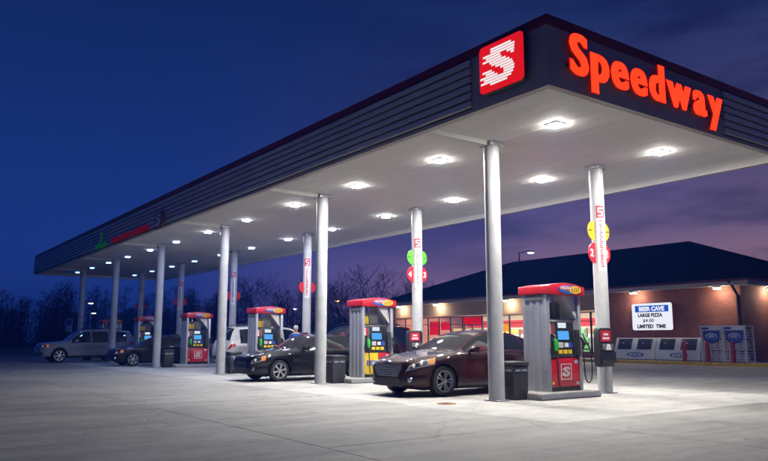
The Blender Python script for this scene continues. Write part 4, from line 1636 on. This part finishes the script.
def make_car(name, label, cat, P, key, pm, loc, rz=0, style='fusion', group=None, spokes=5):
    cs, B = car_bodies(P, key)
    t = thing(name, label, cat, loc, rz, group)
    bm_ = B['body'].copy()
    bm_.materials[0] = M[pm]
    link('body', bm_, t)
    for g_ in B['side_glass']: link('side_window', g_, t)
    link('windshield', B['windshield'], t)
    link('rear_window', B['rear_window'], t)
    wk = (P['wr'], spokes)
    if wk not in WH: WH[wk] = wheel_meshes(P['wr'], P['ww'], spokes, spokes == 5)
    ty, rim, disc = WH[wk]
    hw = cs.hw(1.5)
    for wx in P['wheels']:
        for s in (-1, 1):
            wv = link('wheel', ty, t)
            wv.location = (wx, s * (hw - P['ww'] / 2 - .012), P['wr'] + .001)
            wv.rotation_euler = (0, .35 * wx, 0 if s < 0 else math.pi)
            link('rim', rim, wv)
            link('brake_disc', disc, wv)
    Lc = P['L']
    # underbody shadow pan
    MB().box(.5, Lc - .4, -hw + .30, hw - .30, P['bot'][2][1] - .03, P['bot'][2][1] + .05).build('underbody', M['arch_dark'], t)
    for s in (-1, 1):
        # seams of the doors
        for d in P['doors']:
            mb = MB()
            cs.patch(mb, d, d + .009, 3.2, 8.9, s, .0015, 1, 10)
            mb.build('door_seam', M['trim_black'], t)
        mb = MB()
        cs.patch(mb, P['doors'][0], P['doors'][2], 3.2, 3.35, s, .0015, 12, 1)
        mb.build('door_seam', M['trim_black'], t)
        # chrome or black line along the bottom of the windows
        mb = MB()
        cs.patch(mb, P['glass'][0][0] - .1, P['glass'][-1][1] + .05, 8.75, 9.05, s, .006, 16, 1)
        mb.build('window_trim', M['chrome' if style in ('fusion',) else 'trim_black'], t)
        for hxx in P['handles']:
            p = cs.at(hxx, 7.2, s)
            MB().box(p.x - .10, p.x + .09, p.y - .004, p.y + s * .032, p.z - .016, p.z + .014).build('door_handle', M[pm], t, bevel=.006)
        # mirror
        p = cs.at(P['glass'][0][0] + .16, 9.2, s)
        mb = MB().prism([(p.x - .07, p.z + .0), (p.x + .11, p.z + .0), (p.x + .12, p.z + .12), (p.x - .02, p.z + .14), (p.x - .08, p.z + .07)], p.y + s * .07, p.y + s * .25, 'y')
        mr = mb.build('mirror', M[pm], t, bevel=.02)
        MB().box(p.x - .01, p.x + .06, p.y - s * .01, p.y + s * .09, p.z + .01, p.z + .045).build('mirror_arm', M['trim_black'], mr)
        # rocker
        mb = MB()
        cs.patch(mb, P['wheels'][0] + .42, P['wheels'][1] - .42, 2.2, 3.0, s, .012, 10, 2)
        mb.build('rocker', M['trim_black'], t)
        # head lamps
        mb = MB()
        if style == 'fusion':
            cs.patch(mb, .02, .60, 6.7, 8.7, s, .006, 12, 5, .06)
        else:
            cs.patch(mb, .025, .40, 6.6, 8.5, s, .006, 8, 4, .03)
        hl = mb.build('headlight', M['lamp_clear'], t, smooth=50)
        mb = MB()
        if style == 'fusion': cs.patch(mb, .44, .58, 7.0, 8.3, s, .010, 4, 3, .05)
        else: cs.patch(mb, .28, .39, 6.7, 8.2, s, .010, 4, 3, .03)
        mb.build('turn_signal', M['lamp_amber'], hl)
        mb = MB()
        if style == 'fusion': cs.patch(mb, .07, .40, 7.0, 8.2, s, .009, 8, 3, .05)
        else: cs.patch(mb, .05, .26, 6.9, 8.1, s, .009, 5, 3, .03)
        mb.build('lamp_bezel', M['trim_black'], hl)
        for q in ((.13, .27) if style == 'fusion' else (.12,)):
            pc = cs.at(q, 7.65, s, .012)
            MB().lathe([(.0, -.022), (.03, -.016), (.043, .0), (.045, .02)], 16, 'x', (pc.x, pc.y, pc.z)).build('projector', M['lamp_glint'], hl, smooth=50)
        # panel gaps round the hood and the front bumper
        mb = MB()
        cs.patch(mb, .16, P['ws'][0] - .06, 12.9, 13.02, s, .0015, 16, 1)
        mb.build('hood_seam', M['trim_black'], t)
        mb = MB()
        cs.patch(mb, .60, .609, 4.2, 6.9, s, .0015, 1, 6)
        mb.build('bumper_seam', M['trim_black'], t)
        mb = MB()
        cs.patch(mb, .015, .16, 3.4, 4.7, s, .004, 5, 3)
        mb.build('fog_lamp_pod', M['trim_black'], t)
        # tail lamps
        mb = MB()
        cs.patch(mb, Lc - .28, Lc - .02, 6.9, 8.6, s, .006, 6, 3)
        mb.build('taillight', M['lamp_red'], t, smooth=50)
        # fog lamp
        yf = s * .66
        MB().lathe([(.0, -.03), (.055, -.028), (.07, -.012), (.07, .02)], 18, 'x', (.075, yf, P['bot'][1][1] + .18)).build('fog_lamp', M['chrome'], t, smooth=40)
    zt0 = cs.top(0)
    zb0 = cs.bot(0)
    if style == 'fusion':
        # wide hexagonal grille with thin bars
        pts = [(-.38, .42), (.38, .42), (.50, .60), (.46, .705), (-.46, .705), (-.50, .60)]
        gr = MB().prism(pts, -.012, .02, 'x').build('grille', M['trim_black'], t)
        for k in range(7):
            z = .455 + k * .037
            wv = .38 + (z - .42) / .18 * .12 if z < .60 else .50 - (z - .60) * .4
            MB().box(-.022, -.0125, -wv + .02, wv - .02, z - .006, z + .006).build('grille_bar', M['rim_alloy'], gr)
        MB().prism(ellipse(0, .735, .085, .034), -.022, .03, 'x').build('badge', M['chrome'], t)
    else:
        gr = MB().prism(rrect(0, zt0 - .11, .80, .11, .03), -.012, .02, 'x').build('grille', M['trim_black'], t)
        for k in range(2):
            MB().box(-.02, -.0125, -.37, .37, zt0 - .135 + .045 * k, zt0 - .123 + .045 * k).build('grille_bar', M['chrome'], gr)
        MB().prism(ellipse(0, zt0 - .11, .07, .03), -.03, -.013, 'x').build('badge', M['chrome'], t)
    lw = .52
    MB().prism([(-lw, zb0 + .04), (lw, zb0 + .04), (lw - .1, zb0 + .14), (-lw + .1, zb0 + .14)], -.012, .02, 'x').build('lower_intake', M['trim_black'], t)
    MB().prism([(-.54, zb0 - .03), (.54, zb0 - .03), (.56, zb0 + .02), (-.56, zb0 + .02)], -.018, .12, 'x').build('front_lip', M['trim_black'], t)
    MB().box(Lc - .012, Lc + .012, -.26, .26, cs.sh(Lc) - .30, cs.sh(Lc) - .14).build('number_plate', M['plate'], t)
    if style == 'suv':
        for s in (-1, 1):
            MB().tube([(2.1, s * .55, 1.78), (2.3, s * .56, 1.83), (4.1, s * .56, 1.825), (4.3, s * .55, 1.775)], .018, 6).build('roof_rail', M['trim_black'], t)
        MB().box(Lc - .05, Lc + .05, -.80, .80, .42, .58).build('rear_bumper', M['trim_black'], t, bevel=.03)
    # wipers and antenna
    for s in (-.25, .3):
        p0, p1 = cs.at(P['ws'][0] + .01, 16.2, 1), cs.at(P['ws'][0] + .12, 15, 1)
        MB().tube([(p0.x, s, p0.z + .015), (p1.x + .03, s + .42, p1.z + .05)], .008, 5).build('wiper', M['trim_black'], t)
    return t


make_car('maroon_sedan', 'dark maroon sedan with alloy wheels parked nose out by the front column', 'car', SEDAN, 'sedan', 'paint_maroon', (9.54, 12.98, 0))
make_car('black_sedan', 'older black sedan parked beside the second column and its bin', 'car', OLDSEDAN, 'old', 'paint_black', (9.30, 20.10, 0), style='old', spokes=6)
make_car('navy_sedan', 'dark navy sedan in the shaded end of the forecourt by the fourth column', 'car', OLDSEDAN, 'old', 'paint_navy', (9.5, 34.95, 0), style='old', spokes=6)
make_car('white_suv', 'white SUV seen from its rear behind the third dispenser', 'car', SUVP, 'suv', 'paint_white', (11.7 + 4.95, 27.3, 0), math.pi, style='suv', spokes=6)
make_car('wine_suv', 'dark wine coloured SUV standing beyond the black sedan', 'car', SUVP, 'suv', 'paint_wine', (12.6, 22.75, 0), style='suv', spokes=6)
make_car('far_white_suv', 'long white SUV parked nose out between the last two dispensers', 'car', SUVP, 'suv', 'paint_white_dimmed', (7.75, 42.4, 0), style='suv', spokes=6)  # a white car; the dimness is put into its paint
make_car('silver_suv', 'silver SUV parked beyond the row behind the dark navy sedan', 'car', SUVP, 'suv', 'paint_silver', (15.2, 36.3, 0), style='suv', spokes=6)
make_car('parked_sedan', 'dark sedan parked by the store front near the shop door', 'car', OLDSEDAN, 'old', 'paint_wine', (26.9, 40.2, 0), style='old', spokes=6)

# ------------------------------------------------------------------ person beside the wine coloured SUV
mat('skin', (.48, .28, .20), .55)
mat('shirt_blue', (.03, .09, .30), .8, noise=(12, .2))
mat('jeans', (.03, .035, .06), .85, noise=(20, .2))
mat('hair_gray', (.45, .43, .40), .8)
mat('shoe', (.03, .025, .02), .6)


def skin_body(name, verts, edges, radii, m, parent, sub=2, root=0):
    me = bpy.data.meshes.new(name)
    me.from_pydata(verts, edges, [])
    o = bpy.data.objects.new(name, me)
    COL.objects.link(o)
    md = o.modifiers.new('s', 'SKIN')
    sv = me.skin_vertices[0].data if me.skin_vertices else None
    if sv is None:
        bm = bmesh.new()
        bm.from_mesh(me)
        bm.verts.layers.skin.verify()
        bm.to_mesh(me)
        bm.free()
        sv = me.skin_vertices[0].data
    for i, r in enumerate(radii):
        sv[i].radius = r if isinstance(r, tuple) else (r, r)
        sv[i].use_root = (i == root)
    s2 = o.modifiers.new('d', 'SUBSURF')
    s2.levels = sub
    s2.render_levels = sub
    res = evaluated(o)
    bpy.data.objects.remove(o)
    res.materials.clear()
    for q in (m if isinstance(m, list) else [m]): res.materials.append(q)
    res.polygons.foreach_set('use_smooth', [True] * len(res.polygons))
    return link(name, res, parent)


pers = thing('person', 'person in a blue shirt standing beside the dark wine SUV', 'person', (13.30, 23.98, .0), R(-35))
H = 1.0
bv = [(0, 0, .97), (0, 0, 1.12), (0, 0, 1.30), (0, .01, 1.43), (0, .01, 1.50), (0, .0, 1.56), (0, -.01, 1.62), (0, -.005, 1.70),
      (-.09, 0, .90), (-.11, -.01, .50), (-.12, .02, .09), (-.12, -.10, .045), (.09, 0, .90), (.11, -.01, .50), (.12, .02, .09), (.12, -.10, .045),
      (-.19, .01, 1.40), (-.25, .03, 1.13), (-.20, -.16, 1.00), (-.17, -.24, 1.0), (.19, .01, 1.40), (.25, .03, 1.13), (.20, -.16, 1.00), (.17, -.24, 1.0)]
be = [(0, 1), (1, 2), (2, 3), (3, 4), (4, 5), (5, 6), (6, 7), (0, 8), (8, 9), (9, 10), (10, 11), (0, 12), (12, 13), (13, 14), (14, 15), (3, 16), (16, 17), (17, 18), (18, 19), (3, 20), (20, 21), (21, 22), (22, 23)]
br = [(.155, .11), (.15, .105), (.165, .11), (.13, .09), .055, .07, .088, .07, .09, .06, .042, .035, .09, .06, .042, .035, .055, .045, .033, .035, .055, .045, .033, .035]
body = skin_body('body', bv, be, br, [M['skin'], M['shirt_blue'], M['jeans'], M['shoe']], pers)
for p in body.data.polygons:
    c = p.center
    armz = abs(c.x) > .17
    if c.z < .09: p.material_index = 3
    elif c.z < .98 and not (armz and c.z > .86): p.material_index = 2
    elif c.z < 1.46 and not (c.y < -.06 and armz): p.material_index = 1
    else: p.material_index = 0
MB().lathe([(.085, 1.60), (.098, 1.66), (.085, 1.72), (.045, 1.76), (.005, 1.77)], 18, 'z', (0, .012, 0)).build('hair', M['hair_gray'], pers, smooth=60)
for s in (-1, 1):
    for k in range(5):
        a = (k - 2) * .018
        if k == 0:
            MB().tube([(s * .15, -.25, 1.0), (s * .13, -.28, 1.01), (s * .12, -.31, 1.0)], [.010, .009, .007], 6).build('thumb', M['skin'], pers, smooth=60)
        else:
            MB().tube([(s * .17 + a, -.26, 1.0), (s * .17 + a, -.30, .995), (s * .165 + a, -.33 + abs(a) * .3, .97)], [.010, .009, .007], 6).build('finger', M['skin'], pers, smooth=60)
for s in (-1, 1):
    MB().lathe([(.001, -.004), (.008, -.002), (.009, .003)], 8, 'y', (s * .03, -.094, 1.635)).build('eye', M['letter_black'], pers)
MB().prism([(-.014, 1.595), (.014, 1.595), (.006, 1.632), (-.006, 1.632)], -.112, -.085, 'y').build('nose', M['skin'], pers)
MB().box(-.022, .022, -.092, -.085, 1.57, 1.578).build('mouth', M['letter_red'], pers)

# ------------------------------------------------------------------ street lamps
CS, SN = math.cos(R(36)), math.sin(R(36))


def ground_at(px, d):
    lat = (px - 384) / 713.0 * d
    return (lat * CS + d * SN, -lat * SN + d * CS)


def street_lamp(label, px, d, hgt, m, arm=.8):
    x, y = ground_at(px, d)
    t = thing('street_lamp', label, 'street lamp', (x, y, 0), R(-36))
    MB().lathe([(.16, 0), (.16, .5), (.10, .52), (.06, hgt)], 12).build('pole', M['pole_metal'], t, smooth=40)
    MB().tube([(0, 0, hgt - .05), (arm * .5, 0, hgt + .05), (arm, 0, hgt + .06)], .035, 8).build('arm', M['pole_metal'], t, smooth=50)
    MB().box(arm - .1, arm + .55, -.16, .16, hgt + .0, hgt + .14).build('head', M['pole_metal'], t, bevel=.03)
    MB().prism([(arm - .05, hgt - .001), (arm + .5, hgt - .001), (arm + .4, hgt - .10), (arm + .05, hgt - .10)], -.14, .14, 'y').build('lens', M[m], t)
    return t


street_lamp('lit street lamp rising behind the dark store roof', 520, 62, 8.75, 'street_white')
street_lamp('lit white street lamp beyond the dispensers against the dark trees', 289, 112, 5.9, 'street_white')
street_lamp('glowing orange street lamp in front of the bare trees', 333, 88, 5.9, 'street_orange', .3)
street_lamp('tall street lamp past the canopy end beyond the long pale SUV', 84, 92, 5.8, 'street_white')
street_lamp('lower street lamp past the canopy end beyond the long pale SUV', 92, 105, 5.0, 'street_white', .3)
x, y = ground_at(72, 70)
t = thing('roadside_sign', 'narrow upright white sign on a post past the canopy end', 'sign', (x, y, 0), R(-36))
MB().tube([(0, 0, 0), (0, 0, 2.0)], .06, 8).build('post', M['pole_metal'], t, smooth=50)
MB().box(-.28, .28, -.06, .06, 1.9, 3.2).build('board', M['letter_white'], t, bevel=.01)
MB().box(-.22, .22, -.066, -.0605, 2.6, 3.1).build('board_print', M['letter_blue'], t)

# ------------------------------------------------------------------ bare trees


def bare_tree(mbt, mbc, h, rng, depth=5):
    def grow(p, d, ln, r, lv):
        n = 3
        pts, rs = [p], [r]
        q = p.copy()
        dd = d.copy()
        for k in range(n):
            dd = (dd + Vector((rng.uniform(-.16, .16), rng.uniform(-.16, .16), rng.uniform(-.04, .10)))).normalized()
            q = q + dd * ln / n
            pts.append(q.copy())
            rs.append(r * (1 - .38 * (k + 1) / n))
        (mbt if lv == 0 else mbc).tube(pts, rs, 6 if lv < 2 else 3, False)
        if lv >= depth: return
        kids = 3 if lv < 3 else 2
        if lv == 0: kids = 5
        for k in range(kids):
            at = pts[rng.choice((2, 3))] if lv else pts[0] + (pts[-1] - pts[0]) * rng.uniform(.5, 1.0)
            ax = Vector((rng.uniform(-1, 1), rng.uniform(-1, 1), rng.uniform(-.15, .5))).normalized()
            nd = (dd * rng.uniform(.55, 1.0) + ax * rng.uniform(.5, .95)).normalized()
            if nd.z < -.1: nd.z = .1
            grow(at, nd, ln * rng.uniform(.58, .82), max(.02, rs[-1] * rng.uniform(.55, .8)), lv + 1)
    grow(Vector((0, 0, 0)), Vector((0, 0, 1)), h * .34, h * .018, 0)


TREES = [(245, 96, 9.0), (258, 88, 10.0), (272, 94, 9.5), (296, 90, 8.6), (318, 84, 8.0), (352, 82, 9.6), (368, 78, 10.2), (386, 84, 8.6), (402, 80, 8.4), (428, 88, 9.0), (448, 92, 9.4), (464, 90, 8.2), (338, 95, 8.5), (216, 98, 9)]
TL = ['left of the lamp, behind the third dispenser', 'between the third dispenser and the white street lamp']
variants = []
for k in range(5):
    rng = random.Random(40 + k)
    a, b = MB(), MB()
    bare_tree(a, b, 10, rng)
    variants.append((a.mesh('trunk', M['bark'], smooth=50), b.mesh('crown', M['bark'])))
for i, (px, d, hgt) in enumerate(TREES):
    x, y = ground_at(px, d)
    t = thing('bare_tree', 'leafless tree standing dark against the dusk sky behind the forecourt', 'tree', (x, y, 0), i * 1.3, group='bare trees behind the forecourt')
    tr, cr = variants[i % 5]
    for nm, me in (('trunk', tr), ('crown', cr)):
        link(nm, me, t)
    s = hgt / 10 * 1.12
    t.scale = (s, s, s)

# dark woods that read as one mass behind them
rng = random.Random(9)
mb = MB()
for k in range(260):
    px = rng.uniform(-80, 480)
    d = rng.uniform(110, 150)
    x, y = ground_at(px, d)
    hgt = rng.uniform(5.0, 10.5) * (1.0 if px < 330 else .75)
    mb.tube([(x, y, 0), (x + rng.uniform(-.3, .3), y, hgt)], [.14, .03], 4, False)
    for q in range(330):
        z = hgt * (rng.random() ** 1.15)
        rr = 2.6 * (1 - z / hgt * .7)
        p = Vector((x + rng.gauss(0, rr * .6), y + rng.gauss(0, rr * .6), z))
        a = Vector((rng.uniform(-1, 1), rng.uniform(-1, 1), rng.uniform(-.2, 1.3))).normalized() * rng.uniform(.3, .9)
        b = a.cross(Vector((rng.uniform(-1, 1), rng.uniform(-1, 1), rng.uniform(-1, 1)))).normalized() * rng.uniform(.012, .045)
        mb.add([p - a, p + b, p + a, p - b], [(0, 1, 2, 3)])
tag(mb.build('distant_woods', M['woods']), 'dark mass of distant woods along the horizon', 'woods', kind='stuff')

# ------------------------------------------------------------------ blue haze, added to imitate a blue fade
hz = bpy.data.materials.new('added_haze')
hz.use_nodes = True
ht = hz.node_tree
ht.nodes.clear()
pv = ht.nodes.new('ShaderNodeVolumePrincipled')
pv.inputs['Color'].default_value = (.06, .20, 1.0, 1)
pv.inputs['Density'].default_value = HAZE
pv.inputs['Anisotropy'].default_value = 0.0
ho = ht.nodes.new('ShaderNodeOutputMaterial')
ht.links.new(pv.outputs[0], ho.inputs['Volume'])
hb = MB().box(-205, 235, -205, 235, -1.0, HZ_TOP).build('added_haze', hz)
tag(hb, 'added thin blue haze over the whole forecourt', 'added_haze', kind='stuff')
